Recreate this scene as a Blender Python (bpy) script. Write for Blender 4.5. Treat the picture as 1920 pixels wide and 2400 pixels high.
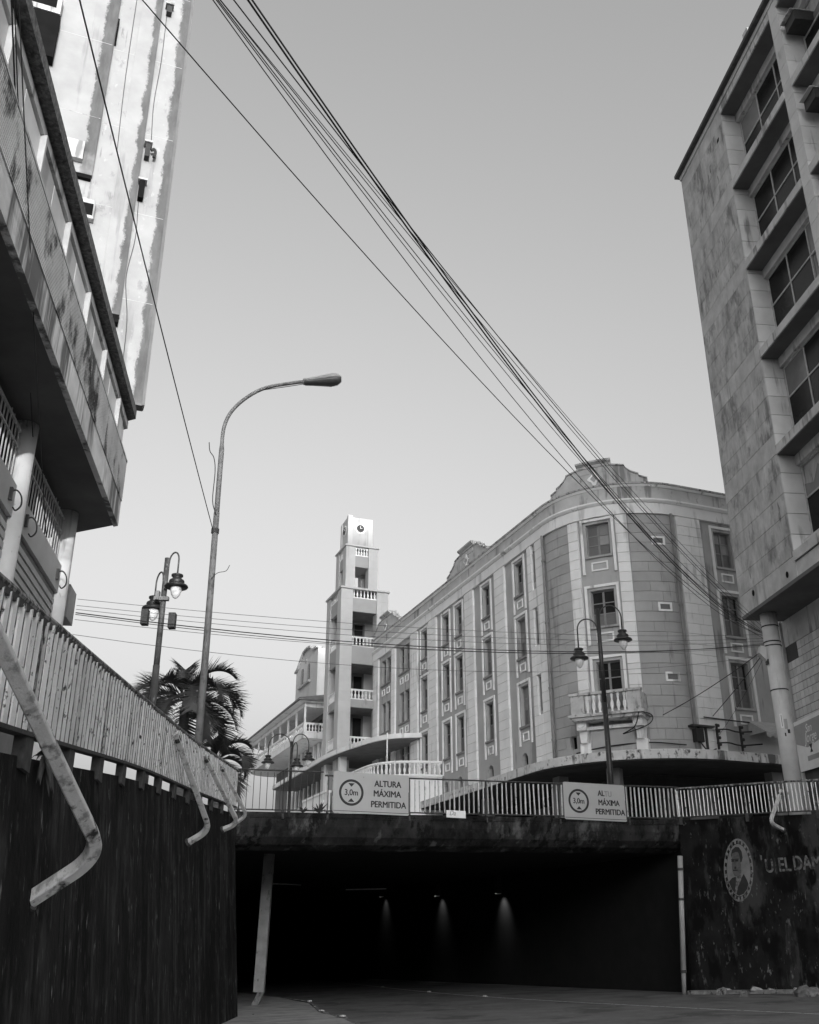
import bpy, math, random
from mathutils import Vector, Matrix
random.seed(7)
sc = bpy.context.scene
for o in list(bpy.data.objects):
    bpy.data.objects.remove(o)
col = sc.collection

# ------------------------------------------------------------------ camera, sky, sun, exposure
EYE = 1.35
PITCH = math.radians(23.65)
FPX = 2329.0                                   # focal length in photograph pixels (2400 high)
cd = bpy.data.cameras.new('camera')
cam = bpy.data.objects.new('camera', cd)
col.objects.link(cam)
cd.sensor_fit = 'VERTICAL'
cd.sensor_height = 36.0
cd.lens = FPX / 2400 * 36.0
cd.clip_end = 3000
cam.location = (0, 0, EYE)
cam.rotation_euler = (math.pi / 2 + PITCH, 0, 0)
sc.camera = cam

SUN_ELEV = math.radians(6.5)
SUN_XY = Vector((0.28, -0.96)).normalized()   # horizontal direction towards the sun
SUN_STRENGTH = 0.7
SKY_STRENGTH = 0.15
EXPOSURE = 2.17

w = bpy.data.worlds.new('World')
sc.world = w
w.use_nodes = True
nt = w.node_tree
bg = nt.nodes['Background']
sky = nt.nodes.new('ShaderNodeTexSky')
sky.sky_type = 'NISHITA'
sky.sun_disc = False
sky.sun_elevation = SUN_ELEV
sky.sun_rotation = math.atan2(SUN_XY.x, SUN_XY.y)
sky.air_density = 1.0
sky.dust_density = 10.0
sky.ozone_density = 1.0
bw = nt.nodes.new('ShaderNodeVectorMath')      # the photograph is black and white: one grey channel
bw.operation = 'DOT_PRODUCT'
bw.inputs[1].default_value = (0.48, 0.3, 0.22)
nt.links.new(sky.outputs[0], bw.inputs[0])
nt.links.new(bw.outputs['Value'], bg.inputs[0])
bg.inputs[1].default_value = SKY_STRENGTH

sd = bpy.data.lights.new('sun', 'SUN')
sd.energy = SUN_STRENGTH
sd.angle = math.radians(0.5)
sd.color = (1, 1, 1)
sun = bpy.data.objects.new('sun', sd)
col.objects.link(sun)
sdir = Vector((SUN_XY.x * math.cos(SUN_ELEV), SUN_XY.y * math.cos(SUN_ELEV), math.sin(SUN_ELEV)))
sun.rotation_euler = sdir.to_track_quat('Z', 'Y').to_euler()
sun.location = sdir * 200

sc.view_settings.view_transform = 'Standard'
sc.view_settings.look = 'None'
sc.view_settings.exposure = EXPOSURE
sc.view_settings.gamma = 1.0
sc.view_settings.use_curve_mapping = False

# ------------------------------------------------------------------ helpers
cP, sP = math.cos(PITCH), math.sin(PITCH)
V = Vector


def ray(px, py):
    u = (px - 960) / FPX
    v = (1200 - py) / FPX
    return V((u, cP - v * sP, sP + v * cP))


def atY(px, py, Y):
    r = ray(px, py)
    r = r * (Y / r.y)
    return V((r.x, Y, EYE + r.z))


def road_z(x):
    return 0.033 * (x - 9)


def at_road(px, py):
    r = ray(px, py)
    # EYE + t rz = .033 (t rx - 9)
    t = (-0.033 * 9 - EYE) / (r.z - 0.033 * r.x)
    return V((r.x * t, r.y * t, EYE + r.z * t))


class Frame:
    """local (x along, y outward, z up) placed at P; n = outward, d = along with d x n = up"""
    def __init__(s, P, n, z=0.0):
        n = V((n[0], n[1])).normalized()
        s.P = V((P[0], P[1]))
        s.n = n
        s.d = V((n.y, -n.x))
        s.z = z

    def __call__(s, x, y, z):
        p = s.P + s.d * x + s.n * y
        return V((p.x, p.y, z + s.z))

    def M(s, x=0, y=0, z=0):
        p = s(x, y, z)
        return Matrix(((s.d.x, s.n.x, 0, p.x), (s.d.y, s.n.y, 0, p.y), (0, 0, 1, p.z), (0, 0, 0, 1)))

    def hit(s, px, py, y=0):
        """(x, z) where a view ray meets the vertical plane at offset y"""
        r = ray(px, py)
        P = s.P + s.n * y
        rd = r.x * s.n.x + r.y * s.n.y
        t = (P.x * s.n.x + P.y * s.n.y) / rd
        q = V((r.x * t, r.y * t)) - s.P
        return q.dot(s.d), EYE + r.z * t


class MB:
    def __init__(s):
        s.v = []
        s.f = []

    def quad(s, *p):
        i = len(s.v)
        s.v += [tuple(q) for q in p]
        s.f.append(tuple(range(i, i + len(p))))
        return s

    def hexa(s, a, b):
        """a = 4 bottom points ccw, b = 4 top points"""
        i = len(s.v)
        s.v += [tuple(q) for q in a] + [tuple(q) for q in b]
        s.f += [(i + 3, i + 2, i + 1, i), (i + 4, i + 5, i + 6, i + 7)]
        for k in range(4):
            j = (k + 1) % 4
            s.f.append((i + k, i + j, i + 4 + j, i + 4 + k))
        return s

    def box(s, x0, x1, y0, y1, z0, z1, f=None):
        f = f or (lambda x, y, z: V((x, y, z)))
        s.hexa([f(x0, y0, z0), f(x1, y0, z0), f(x1, y1, z0), f(x0, y1, z0)],
               [f(x0, y0, z1), f(x1, y0, z1), f(x1, y1, z1), f(x0, y1, z1)])
        return s

    def tube(s, pts, r, n=8, cap=True):
        pts = [V(p) for p in pts]
        rr = r if isinstance(r, (list, tuple)) else [r] * len(pts)
        rings = []
        up = V((0, 0, 1))
        prev = None
        for k, p in enumerate(pts):
            t = (pts[min(k + 1, len(pts) - 1)] - pts[max(k - 1, 0)])
            t.normalize()
            if prev is None:
                a = t.cross(up)
                if a.length < 0.05:
                    a = t.cross(V((1, 0, 0)))
            else:
                a = prev - t * prev.dot(t)
            a.normalize()
            prev = a
            b = t.cross(a)
            i = len(s.v)
            for q in range(n):
                an = 2 * math.pi * q / n
                s.v.append(tuple(p + (a * math.cos(an) + b * math.sin(an)) * rr[k]))
            rings.append(i)
        for k in range(len(rings) - 1):
            for q in range(n):
                q2 = (q + 1) % n
                s.f.append((rings[k] + q, rings[k] + q2, rings[k + 1] + q2, rings[k + 1] + q))
        if cap:
            s.f.append(tuple(rings[0] + q for q in reversed(range(n))))
            s.f.append(tuple(rings[-1] + q for q in range(n)))
        return s

    def lathe(s, prof, c=(0, 0, 0), n=14):
        """prof = [(r, z)...] bottom to top"""
        rings = []
        for r, z in prof:
            i = len(s.v)
            for q in range(n):
                an = 2 * math.pi * q / n
                s.v.append((c[0] + r * math.cos(an), c[1] + r * math.sin(an), c[2] + z))
            rings.append(i)
        for k in range(len(rings) - 1):
            for q in range(n):
                q2 = (q + 1) % n
                s.f.append((rings[k] + q, rings[k] + q2, rings[k + 1] + q2, rings[k + 1] + q))
        s.f.append(tuple(rings[0] + q for q in reversed(range(n))))
        s.f.append(tuple(rings[-1] + q for q in range(n)))
        return s

    def prism(s, poly, y0, y1, f=None):
        """poly of (x, z), extruded from y0 to y1"""
        f = f or (lambda x, y, z: V((x, y, z)))
        n = len(poly)
        i = len(s.v)
        s.v += [tuple(f(x, y0, z)) for x, z in poly] + [tuple(f(x, y1, z)) for x, z in poly]
        s.f.append(tuple(i + k for k in range(n)))
        s.f.append(tuple(i + n + k for k in reversed(range(n))))
        for k in range(n):
            j = (k + 1) % n
            s.f.append((i + j, i + k, i + n + k, i + n + j))
        return s

    def mesh(s, name, mat, smooth=False):
        me = bpy.data.meshes.new(name)
        me.from_pydata(s.v, [], s.f)
        if mat:
            me.materials.append(mat)
        if smooth:
            for p in me.polygons:
                p.use_smooth = True
        me.update()
        return me

    def build(s, name, mat, parent=None, smooth=False, M=None):
        return link(name, s.mesh(name, mat, smooth), parent, M)


WORLD = {}


def link(name, data, parent=None, M=None):
    o = bpy.data.objects.new(name, data)
    col.objects.link(o)
    M = M or Matrix.Identity(4)
    if parent is not None:
        o.parent = parent
        o.matrix_parent_inverse = WORLD[parent.name].inverted()
    o.matrix_basis = M
    WORLD[o.name] = M.copy()
    return o


def tag(o, label, cat, group=None):
    o['label'] = label
    o['category'] = cat
    if group:
        o['group'] = group
    return o


def thing(name, loc, label, cat, group=None):
    o = link(name, None, None, Matrix.Translation(V(loc)))
    o.empty_display_size = 0.3
    return tag(o, label, cat, group)


def structure(o):
    o['kind'] = 'structure'
    return o


def stuff(o):
    o['kind'] = 'stuff'
    return o


def catmull(pts, n=8):
    out = []
    P = [V(p) for p in pts]
    P = [P[0] * 2 - P[1]] + P + [P[-1] * 2 - P[-2]]
    for i in range(1, len(P) - 2):
        for k in range(n):
            t = k / n
            a, b, c, d = P[i - 1], P[i], P[i + 1], P[i + 2]
            out.append(0.5 * ((2 * b) + (c - a) * t + (2 * a - 5 * b + 4 * c - d) * t * t + (3 * b - a - 3 * c + d) * t ** 3))
    out.append(P[-2])
    return out


# ------------------------------------------------------------------ materials (all greys: the photograph has no colour)
MATS = {}


def G(v):
    return (v, v, v, 1)


def mat(name, v, rough=0.85, var=0.25, scale=3.0, stretch=(1, 1, 1), bump=0.0, bscale=30.0,
        spots=None, streak=None, rnd=0.0, metallic=0.0, trans=0.0, spec=0.5, band=None, zf=0.07, soft=0.07, sz=0.7):
    """grey surface with uneven tone.  spots=(value, scale, threshold), streak=(value, scale, threshold): dirt running down
    rnd: each piece a little lighter or darker than its neighbour"""
    if name in MATS:
        return MATS[name]
    m = bpy.data.materials.new(name)
    MATS[name] = m
    m.use_nodes = True
    t = m.node_tree
    N, L = t.nodes, t.links
    p = N['Principled BSDF']
    p.inputs['Roughness'].default_value = rough
    p.inputs['Metallic'].default_value = metallic
    p.inputs['Specular IOR Level'].default_value = spec
    if trans:
        p.inputs['Transmission Weight'].default_value = trans
    geo = N.new('ShaderNodeNewGeometry')

    def noise(sc_, st=(1, 1, 1), detail=5, rgh=0.6):
        mp = N.new('ShaderNodeMapping')
        mp.inputs['Scale'].default_value = st
        L.new(geo.outputs['Position'], mp.inputs['Vector'])
        n = N.new('ShaderNodeTexNoise')
        n.inputs['Scale'].default_value = sc_
        n.inputs['Detail'].default_value = detail
        n.inputs['Roughness'].default_value = rgh
        L.new(mp.outputs[0], n.inputs['Vector'])
        return n.outputs['Fac']

    def math_(op, a, b=None, clamp=False):
        n = N.new('ShaderNodeMath')
        n.operation = op
        n.use_clamp = clamp
        for i, x in enumerate((a, b)):
            if x is None:
                continue
            if isinstance(x, (int, float)):
                n.inputs[i].default_value = x
            else:
                L.new(x, n.inputs[i])
        return n.outputs[0]

    def ramp(x, lo, hi):
        n = N.new('ShaderNodeMapRange')
        n.inputs['From Min'].default_value = lo
        n.inputs['From Max'].default_value = hi
        L.new(x, n.inputs['Value'])
        return n.outputs[0]

    def mix(f, a, b):
        n = N.new('ShaderNodeMix')
        n.data_type = 'FLOAT'
        for i, x in ((0, f), (2, a), (3, b)):
            if isinstance(x, (int, float)):
                n.inputs[i].default_value = x
            else:
                L.new(x, n.inputs[i])
        return n.outputs[0]

    val = math_('MULTIPLY', ramp(noise(scale, stretch), 0.25, 0.75), 2 * var)
    val = math_('MULTIPLY', math_('ADD', val, 1 - var), v)
    if rnd:
        oi = N.new('ShaderNodeObjectInfo')
        val = math_('MULTIPLY', val, math_('ADD', math_('MULTIPLY', oi.outputs['Random'], 2 * rnd), 1 - rnd))
    if streak:
        for k in range(0, len(streak), 3):
            sv, ssc, th = streak[k:k + 3]
            th -= 0.05
            n1 = noise(ssc, (1, 1, zf), 6, 0.65)
            n2 = noise(ssc * 0.23, (1, 1, 0.8), 3)
            f = ramp(math_('ADD', n1, math_('MULTIPLY', math_('SUBTRACT', n2, 0.5), 0.7)), th, th + 0.1)
            val = mix(f, val, sv)
    if spots:
        for k in range(0, len(spots), 3):
            sv, ssc, th = spots[k:k + 3]
            th -= 0.045
            f = ramp(noise(ssc, (1, 1, sz), 6, 0.62), th - soft * .5, th + soft)
            val = mix(f, val, sv)
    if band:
        # darker bands with ragged edges along a wall: list of (px, py, dx, dy, a, b, value)
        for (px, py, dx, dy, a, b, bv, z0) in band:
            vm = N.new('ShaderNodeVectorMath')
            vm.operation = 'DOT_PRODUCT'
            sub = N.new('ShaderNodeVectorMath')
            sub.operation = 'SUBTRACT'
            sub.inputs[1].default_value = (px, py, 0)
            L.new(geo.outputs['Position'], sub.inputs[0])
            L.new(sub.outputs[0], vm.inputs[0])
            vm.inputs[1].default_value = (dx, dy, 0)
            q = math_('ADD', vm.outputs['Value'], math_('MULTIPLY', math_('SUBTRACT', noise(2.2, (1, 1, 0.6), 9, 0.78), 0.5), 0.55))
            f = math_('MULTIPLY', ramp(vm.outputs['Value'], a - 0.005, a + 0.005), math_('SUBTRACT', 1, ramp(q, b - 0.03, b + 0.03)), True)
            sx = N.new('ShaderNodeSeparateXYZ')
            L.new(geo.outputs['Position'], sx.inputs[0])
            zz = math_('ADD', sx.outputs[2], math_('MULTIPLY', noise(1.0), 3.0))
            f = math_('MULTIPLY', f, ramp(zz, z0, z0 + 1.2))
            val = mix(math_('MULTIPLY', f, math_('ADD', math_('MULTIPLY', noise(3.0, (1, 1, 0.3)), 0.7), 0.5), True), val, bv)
    cc = N.new('ShaderNodeCombineColor')
    for i in range(3):
        L.new(val, cc.inputs[i])
    L.new(cc.outputs[0], p.inputs['Base Color'])
    if bump:
        b = N.new('ShaderNodeBump')
        b.inputs['Strength'].default_value = bump
        b.inputs['Distance'].default_value = 0.02
        L.new(noise(bscale), b.inputs['Height'])
        L.new(b.outputs[0], p.inputs['Normal'])
    return m


def glassy(name, v, rough=0.12, var=0.3):
    return mat(name, v, rough=rough, var=var, scale=0.8, rnd=0.6, spec=0.22)


M_light = mat('pale_stucco', 0.82, var=0.10, scale=0.9, rnd=0.04, streak=(0.55, 2.2, 0.64), bump=0.15)
M_mid = mat('grey_stucco', 0.385, var=0.14, scale=0.8, rnd=0.06, streak=(0.25, 2.0, 0.66), bump=0.15)
M_panel = mat('grey_panel_stucco', 0.41, var=0.14, scale=0.7, streak=(0.25, 2.2, 0.63, .46, 4.0, .70), bump=0.1)
M_white = mat('white_trim', 0.85, var=0.10, scale=2.0, streak=(0.4, 3.0, 0.68))
M_parapet = mat('stained_parapet', 0.50, var=0.16, scale=1.2, streak=(0.24, 2.2, 0.64), spots=(0.12, 2.2, 0.70), bump=0.2)
M_coping = mat('weathered_coping', 0.42, var=0.3, scale=2.5, spots=(0.10, 5, 0.60))
M_frame = mat('grey_window_wood', 0.22, var=0.2, scale=4, rough=0.6)
M_darkframe = mat('dark_window_wood', 0.05, var=0.3, scale=4, rough=0.6, spec=.2)
M_glass = glassy('window_glass', 0.022)
M_glassgrey = glassy('curtained_glass', 0.22, 0.25)
M_shutter = mat('shutter_louvre', 0.15, var=0.2, scale=3, stretch=(1, 1, 12))
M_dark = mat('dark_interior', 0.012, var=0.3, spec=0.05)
M_pipe = mat('drain_pipe_paint', 0.24, var=0.25, scale=2)
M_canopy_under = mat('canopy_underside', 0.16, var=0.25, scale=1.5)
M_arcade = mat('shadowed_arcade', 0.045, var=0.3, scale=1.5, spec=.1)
M_officeglass = mat('grimy_office_glass', 0.014, rough=0.25, var=0.5, scale=2, rnd=0.4, spec=.12)
M_concband = mat('paler_concrete_course', 0.49, rough=0.9, var=0.25, scale=1.3, rnd=0.08, streak=(0.30, 2.2, 0.62), bump=0.3)
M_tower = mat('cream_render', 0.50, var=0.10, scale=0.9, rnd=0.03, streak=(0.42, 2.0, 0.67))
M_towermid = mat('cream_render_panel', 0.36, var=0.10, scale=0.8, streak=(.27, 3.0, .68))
M_blackmetal = mat('black_lamp_metal', 0.025, rough=0.45, var=0.3, scale=6, spots=(0.16, 9, 0.70))
M_pole = mat('weathered_grey_pole', 0.20, rough=0.6, var=0.3, scale=3, spots=(0.10, 9, 0.62), soft=.08)
M_headgrey = mat('lamp_head_grey', 0.30, rough=0.5, var=0.1)
M_bulb = mat('frosted_bulb', 0.75, rough=0.25, var=0.05)
M_lens = mat('lamp_lens', 0.10, rough=0.2, var=0.2)
M_rail = mat('chipped_rail_paint', 0.86, rough=0.7, var=0.12, scale=5, rnd=0.12, spots=(0.03, 9, 0.665, 0.04, 22, 0.695), streak=(0.5, 7, 0.67), bump=0.25, soft=.04)
M_slatedge = mat('rust_and_gap_shade', 0.22, rough=0.9, var=0.6, scale=8, spots=(0.04, 7, 0.55, .6, 11, .62), soft=.06)  # rust, plus the shaded gaps between slats painted as dark edges
M_railtop = mat('rusty_top_rail', 0.30, rough=0.8, var=0.4, scale=9, spots=(0.04, 12, 0.52))
M_railfar = mat('grey_bridge_bar_paint', 0.62, rough=0.7, var=0.25, scale=6, rnd=0.2, spots=(0.05, 9, 0.66))
M_raildark = mat('dark_rusty_rail', 0.055, rough=0.85, var=0.5, scale=12)
M_brace = mat('peeling_white_brace_paint', 0.60, rough=0.75, var=0.18, scale=5, spots=(0.30, 7, 0.62, 0.03, 4.5, 0.655, 0.05, 16, 0.70), bump=0.4)
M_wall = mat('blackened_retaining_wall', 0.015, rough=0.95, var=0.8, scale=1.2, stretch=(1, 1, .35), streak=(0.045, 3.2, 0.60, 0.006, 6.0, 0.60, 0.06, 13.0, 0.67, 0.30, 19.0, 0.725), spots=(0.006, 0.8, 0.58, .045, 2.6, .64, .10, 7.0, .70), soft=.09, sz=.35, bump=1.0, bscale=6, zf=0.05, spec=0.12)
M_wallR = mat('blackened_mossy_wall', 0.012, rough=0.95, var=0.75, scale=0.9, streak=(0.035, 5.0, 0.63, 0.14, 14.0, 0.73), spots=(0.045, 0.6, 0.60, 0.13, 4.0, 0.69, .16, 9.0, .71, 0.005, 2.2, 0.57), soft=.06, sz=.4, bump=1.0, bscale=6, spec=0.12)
M_beam = mat('mossy_bridge_beam', 0.035, rough=0.95, var=0.8, scale=1.0, stretch=(1.2, 1, 0.8), streak=(0.11, 2.6, 0.60, 0.012, 4.0, 0.60), spots=(0.010, 1.2, 0.58), soft=.14, bump=0.9, bscale=7, zf=0.45, spec=0.12)
M_tunnel = mat('dark_tunnel_concrete', 0.010, rough=0.95, var=0.4, scale=1.5)  # very dark concrete throughout the tunnel
M_asphalt = mat('worn_asphalt', 0.14, rough=0.9, var=0.35, scale=0.8, spots=(.075, .5, .60, .20, 2.4, .67, .06, 6.0, .70), soft=.06, bump=0.5, bscale=60)
M_line = mat('worn_white_line', 0.7, rough=0.8, var=0.4, scale=6, spots=(0.14, 8, 0.60))
M_kerb = mat('dirty_kerb_stone', 0.15, rough=0.95, var=0.6, scale=5, rnd=0.3, spots=(.03, 6, .6), bump=.8)
M_pave = mat('dirty_pavement', 0.30, rough=0.95, var=0.4, scale=2, bump=0.4)
M_conc = mat('mottled_concrete', 0.45, rough=0.9, var=0.38, scale=1.5, stretch=(1.6, 1.6, 0.6), rnd=0.07, streak=(0.22, 2.2, 0.61, 0.15, 5.0, 0.68), spots=(0.18, 1.5, 0.64, .58, 2.6, .68), soft=.12, bump=0.35, zf=.2)
M_concpale = mat('pale_pier_concrete', 0.60, rough=0.9, var=0.15, scale=1.0, rnd=0.08, streak=(0.26, 2.2, 0.66), bump=0.2)
M_slab = mat('grey_slab_concrete', 0.55, rough=0.9, var=0.2, scale=1.5, streak=(0.25, 3, 0.62))
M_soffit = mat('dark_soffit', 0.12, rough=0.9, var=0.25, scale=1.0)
M_col = mat('painted_round_column', 0.62, rough=0.75, var=0.15, scale=1.5, streak=(0.40, 2.6, 0.66))
M_tile = mat('square_wall_tile', 0.60, rough=0.5, var=0.12, rnd=0.14)
M_grout = mat('dark_tile_grout', 0.06)
M_fascia = mat('stained_ribbed_fascia', 0.68, rough=0.85, var=0.25, scale=1.0, streak=(0.13, 1.6, 0.60), spots=(0.05, 1.3, 0.62), bump=0.2, zf=.4)
M_fasciaplain = mat('stained_fascia_concrete', 0.66, rough=0.9, var=0.3, scale=1.2, streak=(0.14, 1.8, 0.56, 0.5, 2.6, 0.66), bump=0.2)
M_fin = mat('white_window_fin', 0.46, var=0.15)
M_bandglass = mat('grey_band_glazing', 0.66, rough=0.45, var=0.2, scale=0.8, rnd=0.2)
M_roofedge = mat('mouldy_roof_edge', 0.10, var=0.8, scale=9, spots=(0.24, 16, 0.60), soft=.14)
M_grille = mat('pale_window_grille', 0.55, var=0.2)
M_white_sign = mat('sign_sheet', 0.44, rough=0.5, var=0.06, scale=2, spots=(0.2, 14, 0.74))
M_signblack = mat('sign_black', 0.02, rough=0.6, var=0.1)
M_signfade = mat('sign_black_faded', 0.27, rough=0.6, var=0.2, scale=30)
M_wire = mat('black_cable', 0.015, rough=0.7, var=0.1)
M_wirethin = mat('grey_thin_cable', 0.06, rough=0.7, var=0.1)
M_leaf = mat('palm_leaf', 0.045, rough=0.55, var=0.4, scale=4, rnd=0.2)
M_trunk = mat('palm_trunk', 0.13, rough=0.9, var=0.4, scale=6, stretch=(1, 1, 4))
M_mural = mat('faded_mural_paint', 0.17, rough=0.9, var=0.4, scale=5, spots=(0.05, 9, 0.57), soft=.1)
M_letters = mat('faded_letter_paint', 0.16, rough=0.9, var=0.5, scale=5, spots=(0.02, 8, 0.56), soft=.1)
M_muraldark = mat('dark_mural_paint', 0.022, rough=0.95, var=0.3, scale=5)
M_muralskin = mat('grey_mural_face', 0.085, rough=0.9, var=0.4, scale=12)
M_plaza = mat('plaza_paving', 0.42, rough=0.9, var=0.2, scale=1.0)
M_ground = mat('city_ground', 0.16, rough=0.95, var=0.2, scale=0.05)
M_banner = mat('printed_banner', 0.85, rough=0.6, var=0.08)
M_bannerdark = mat('banner_print_grey', 0.36, rough=0.6, var=0.08)
M_awning = mat('striped_awning_cloth', 0.40, rough=0.9, var=0.2)
M_clock = mat('clock_dark', 0.05, var=0.2)
M_plant = mat('weeds', 0.05, rough=0.8, var=0.4)
M_roller = mat('roller_door', 0.20, var=0.2, scale=2)
M_rooftile = mat('veranda_roof_tiles', 0.16, var=0.3, scale=2)
M_shadeblock = mat('shade_block_render', 0.6, var=0.1)

# ------------------------------------------------------------------ ground, road, walls of the underpass
A = V((-0.3597, 0.9331))      # the way the underpass and the hotel's long front run
B = V((0.9331, 0.3597))       # across it
MOUTH = V((-5.0, 29.5))


def mouth(t, l=0.0):
    return MOUTH + B * t + A * l


def deck_z(t):
    return 4.93 + 0.024 * max(-4, min(18, t))


g = MB()
g.quad((-900, -900, -1.6), (900, -900, -1.6), (900, 900, -1.6), (-900, 900, -1.6))
structure(g.build('ground', M_ground))

g = MB()
rows = []
for Yk in (-120, -60, -20, 0, 10, 20, 28, 34, 40, 52, 64, 78, 92):
    xs = (-26, -12, -6, -3, 0, 3, 6, 9, 13, 18) if Yk > 25 else (-16, -10, -6, -3, 0, 3, 6, 9, 14, 24)
    rows.append([V((x, Yk, road_z(x) if Yk > -20 else road_z(0))) for x in xs])
for a, b in zip(rows[:-1], rows[1:]):
    for k in range(len(a) - 1):
        g.quad(a[k], a[k + 1], b[k + 1], b[k])
structure(g.build('road', M_asphalt))

LEFT_TOP = catmull([(-0.9, -14, 0.4), (-1.4, -6, 1.25), (-2.1, 0, 1.9), (-3.1, 7.6, 2.79), (-4.08, 15.2, 3.72), (-4.65, 22, 4.33), (-5.0, 29.5, 4.93)], 8)
RIGHT_TOP = catmull([(9.08, 34.93, 5.33), (13.0, 32.45, 5.26), (17.5, 29.6, 5.05), (23, 25, 4.4), (28, 17, 3.3), (30, 5, 1.8), (31, -12, 0.1)], 6)


def along(poly, Y):
    for a, b in zip(poly[:-1], poly[1:]):
        if (a.y - Y) * (b.y - Y) <= 0:
            return a.lerp(b, (Y - a.y) / (b.y - a.y) if b.y != a.y else 0)
    return poly[-1]


def retaining_wall(name, poly, inward, label, m, drop=0.10):
    """battered wall: foot stands further into the cutting than its top"""
    mb = MB()
    n = len(poly)
    for k in range(n - 1):
        sec = []
        for p in (poly[k], poly[k + 1]):
            i = poly.index(p)
            t = (poly[min(i + 1, n - 1)] - poly[max(i - 1, 0)])
            nn = V((t.y, -t.x)).normalized() * inward
            zt = p.z - drop
            zb = road_z(p.x) - 0.5
            off = 0.085 * (zt - zb)
            foot = V((p.x + nn.x * off, p.y + nn.y * off, zb))
            sec.append((foot, V((p.x, p.y, zt)), V((p.x - nn.x * 0.5, p.y - nn.y * 0.5, zt)), V((p.x - nn.x * 0.5, p.y - nn.y * 0.5, zb))))
        a, b = sec
        # split in height for relief
        for j in range(5):
            f0, f1 = j / 5, (j + 1) / 5
            mb.quad(a[0].lerp(a[1], f0), b[0].lerp(b[1], f0), b[0].lerp(b[1], f1), a[0].lerp(a[1], f1))
        mb.quad(a[1], b[1], b[2], a[2])
        mb.quad(a[2], b[2], b[3], a[3])
        if k == 0:
            mb.quad(*a)
        if k == n - 2:
            mb.quad(*b)
    o = mb.build(name, m)
    return tag(o, label, 'retaining wall')


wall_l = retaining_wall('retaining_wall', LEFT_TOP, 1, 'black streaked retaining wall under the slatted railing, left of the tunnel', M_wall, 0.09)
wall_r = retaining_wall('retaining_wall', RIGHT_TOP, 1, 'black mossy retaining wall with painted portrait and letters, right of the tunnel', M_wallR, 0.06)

# streets beside the cutting, plaza over the tunnel
g = MB()
for a, b in zip(LEFT_TOP[:-1], LEFT_TOP[1:]):
    g.quad(V((a.x - .3, a.y, a.z - .16)), V((b.x - .3, b.y, b.z - .16)), V((-60, b.y, b.z - .16)), V((-60, a.y, a.z - .16)))
structure(g.build('street', M_pave))
g = MB()
for a, b in zip(RIGHT_TOP[:-1], RIGHT_TOP[1:]):
    g.quad(V((a.x + .3, a.y + .3, a.z - .1)), V((b.x + .3, b.y + .3, b.z - .1)), V((90, b.y + 4, b.z - .1)), V((90, a.y + 4, a.z - .1)))
structure(g.build('side_street', M_pave))
g = MB()
ts = (-300, -60, -20, -4, 0, 4, 8, 12, 15.2, 24, 60, 300)
for a, b in zip(ts[:-1], ts[1:]):
    for l0, l1 in ((0.35, 30), (30, 120), (120, 500)):
        q = [mouth(a, l0), mouth(b, l0), mouth(b, l1), mouth(a, l1)]
        zz = [deck_z(a), deck_z(b), deck_z(b), deck_z(a)]
        g.quad(*[V((p.x, p.y, z_ - 0.09)) for p, z_ in zip(q, zz)])
structure(g.build('plaza', M_plaza))

# tunnel (portal beam, ceiling, walls)
tun = thing('road_underpass', (1.5, 32, 0.0), 'dark road underpass below the plaza with mossy concrete beam', 'underpass')
FRT = Frame(MOUTH, -A)        # x runs from right to left seen from the camera (d = -B); use negative t


def fm(t, o, z):              # mouth frame: t to the right, o towards the camera
    p = MOUTH + B * t - A * o
    return V((p.x, p.y, z))


mb = MB()
NB = 24
for k in range(NB):
    t0, t1 = -0.2 + 15.5 * k / NB, -0.2 + 15.5 * (k + 1) / NB
    for (za, oa), (zb, ob) in (((-1.02, -0.70), (-0.88, -0.36)), ((-0.88, -0.36), (-0.68, -0.14)), ((-0.68, -0.14), (-0.40, -0.03)), ((-0.40, -0.03), (-0.16, 0.0)), ((-0.16, 0.02), (-0.02, 0.06))):
        mb.quad(fm(t0, oa, deck_z(t0) + za), fm(t1, oa, deck_z(t1) + za), fm(t1, ob, deck_z(t1) + zb), fm(t0, ob, deck_z(t0) + zb))
    mb.quad(fm(t0, 0.06, deck_z(t0) - .02), fm(t1, 0.06, deck_z(t1) - .02), fm(t1, -.5, deck_z(t1) - .02), fm(t0, -.5, deck_z(t0) - .02))
    mb.quad(fm(t0, -.7, deck_z(t0) - 1.02), fm(t0, -1.0, deck_z(t0) - 1.02), fm(t1, -1.0, deck_z(t1) - 1.02), fm(t1, -.7, deck_z(t1) - 1.02))
mb.build('portal_beam', M_beam, tun)
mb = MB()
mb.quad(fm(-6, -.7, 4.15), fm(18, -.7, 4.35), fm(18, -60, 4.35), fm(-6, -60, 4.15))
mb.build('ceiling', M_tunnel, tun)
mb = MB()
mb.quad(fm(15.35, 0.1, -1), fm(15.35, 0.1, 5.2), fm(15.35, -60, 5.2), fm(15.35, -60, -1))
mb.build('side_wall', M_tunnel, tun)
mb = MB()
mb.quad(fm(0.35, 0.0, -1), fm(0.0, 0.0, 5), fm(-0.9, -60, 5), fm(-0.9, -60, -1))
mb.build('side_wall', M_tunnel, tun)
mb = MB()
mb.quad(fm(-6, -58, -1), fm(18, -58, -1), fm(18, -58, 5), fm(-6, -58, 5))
mb.build('end_wall', M_tunnel, tun)

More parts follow.
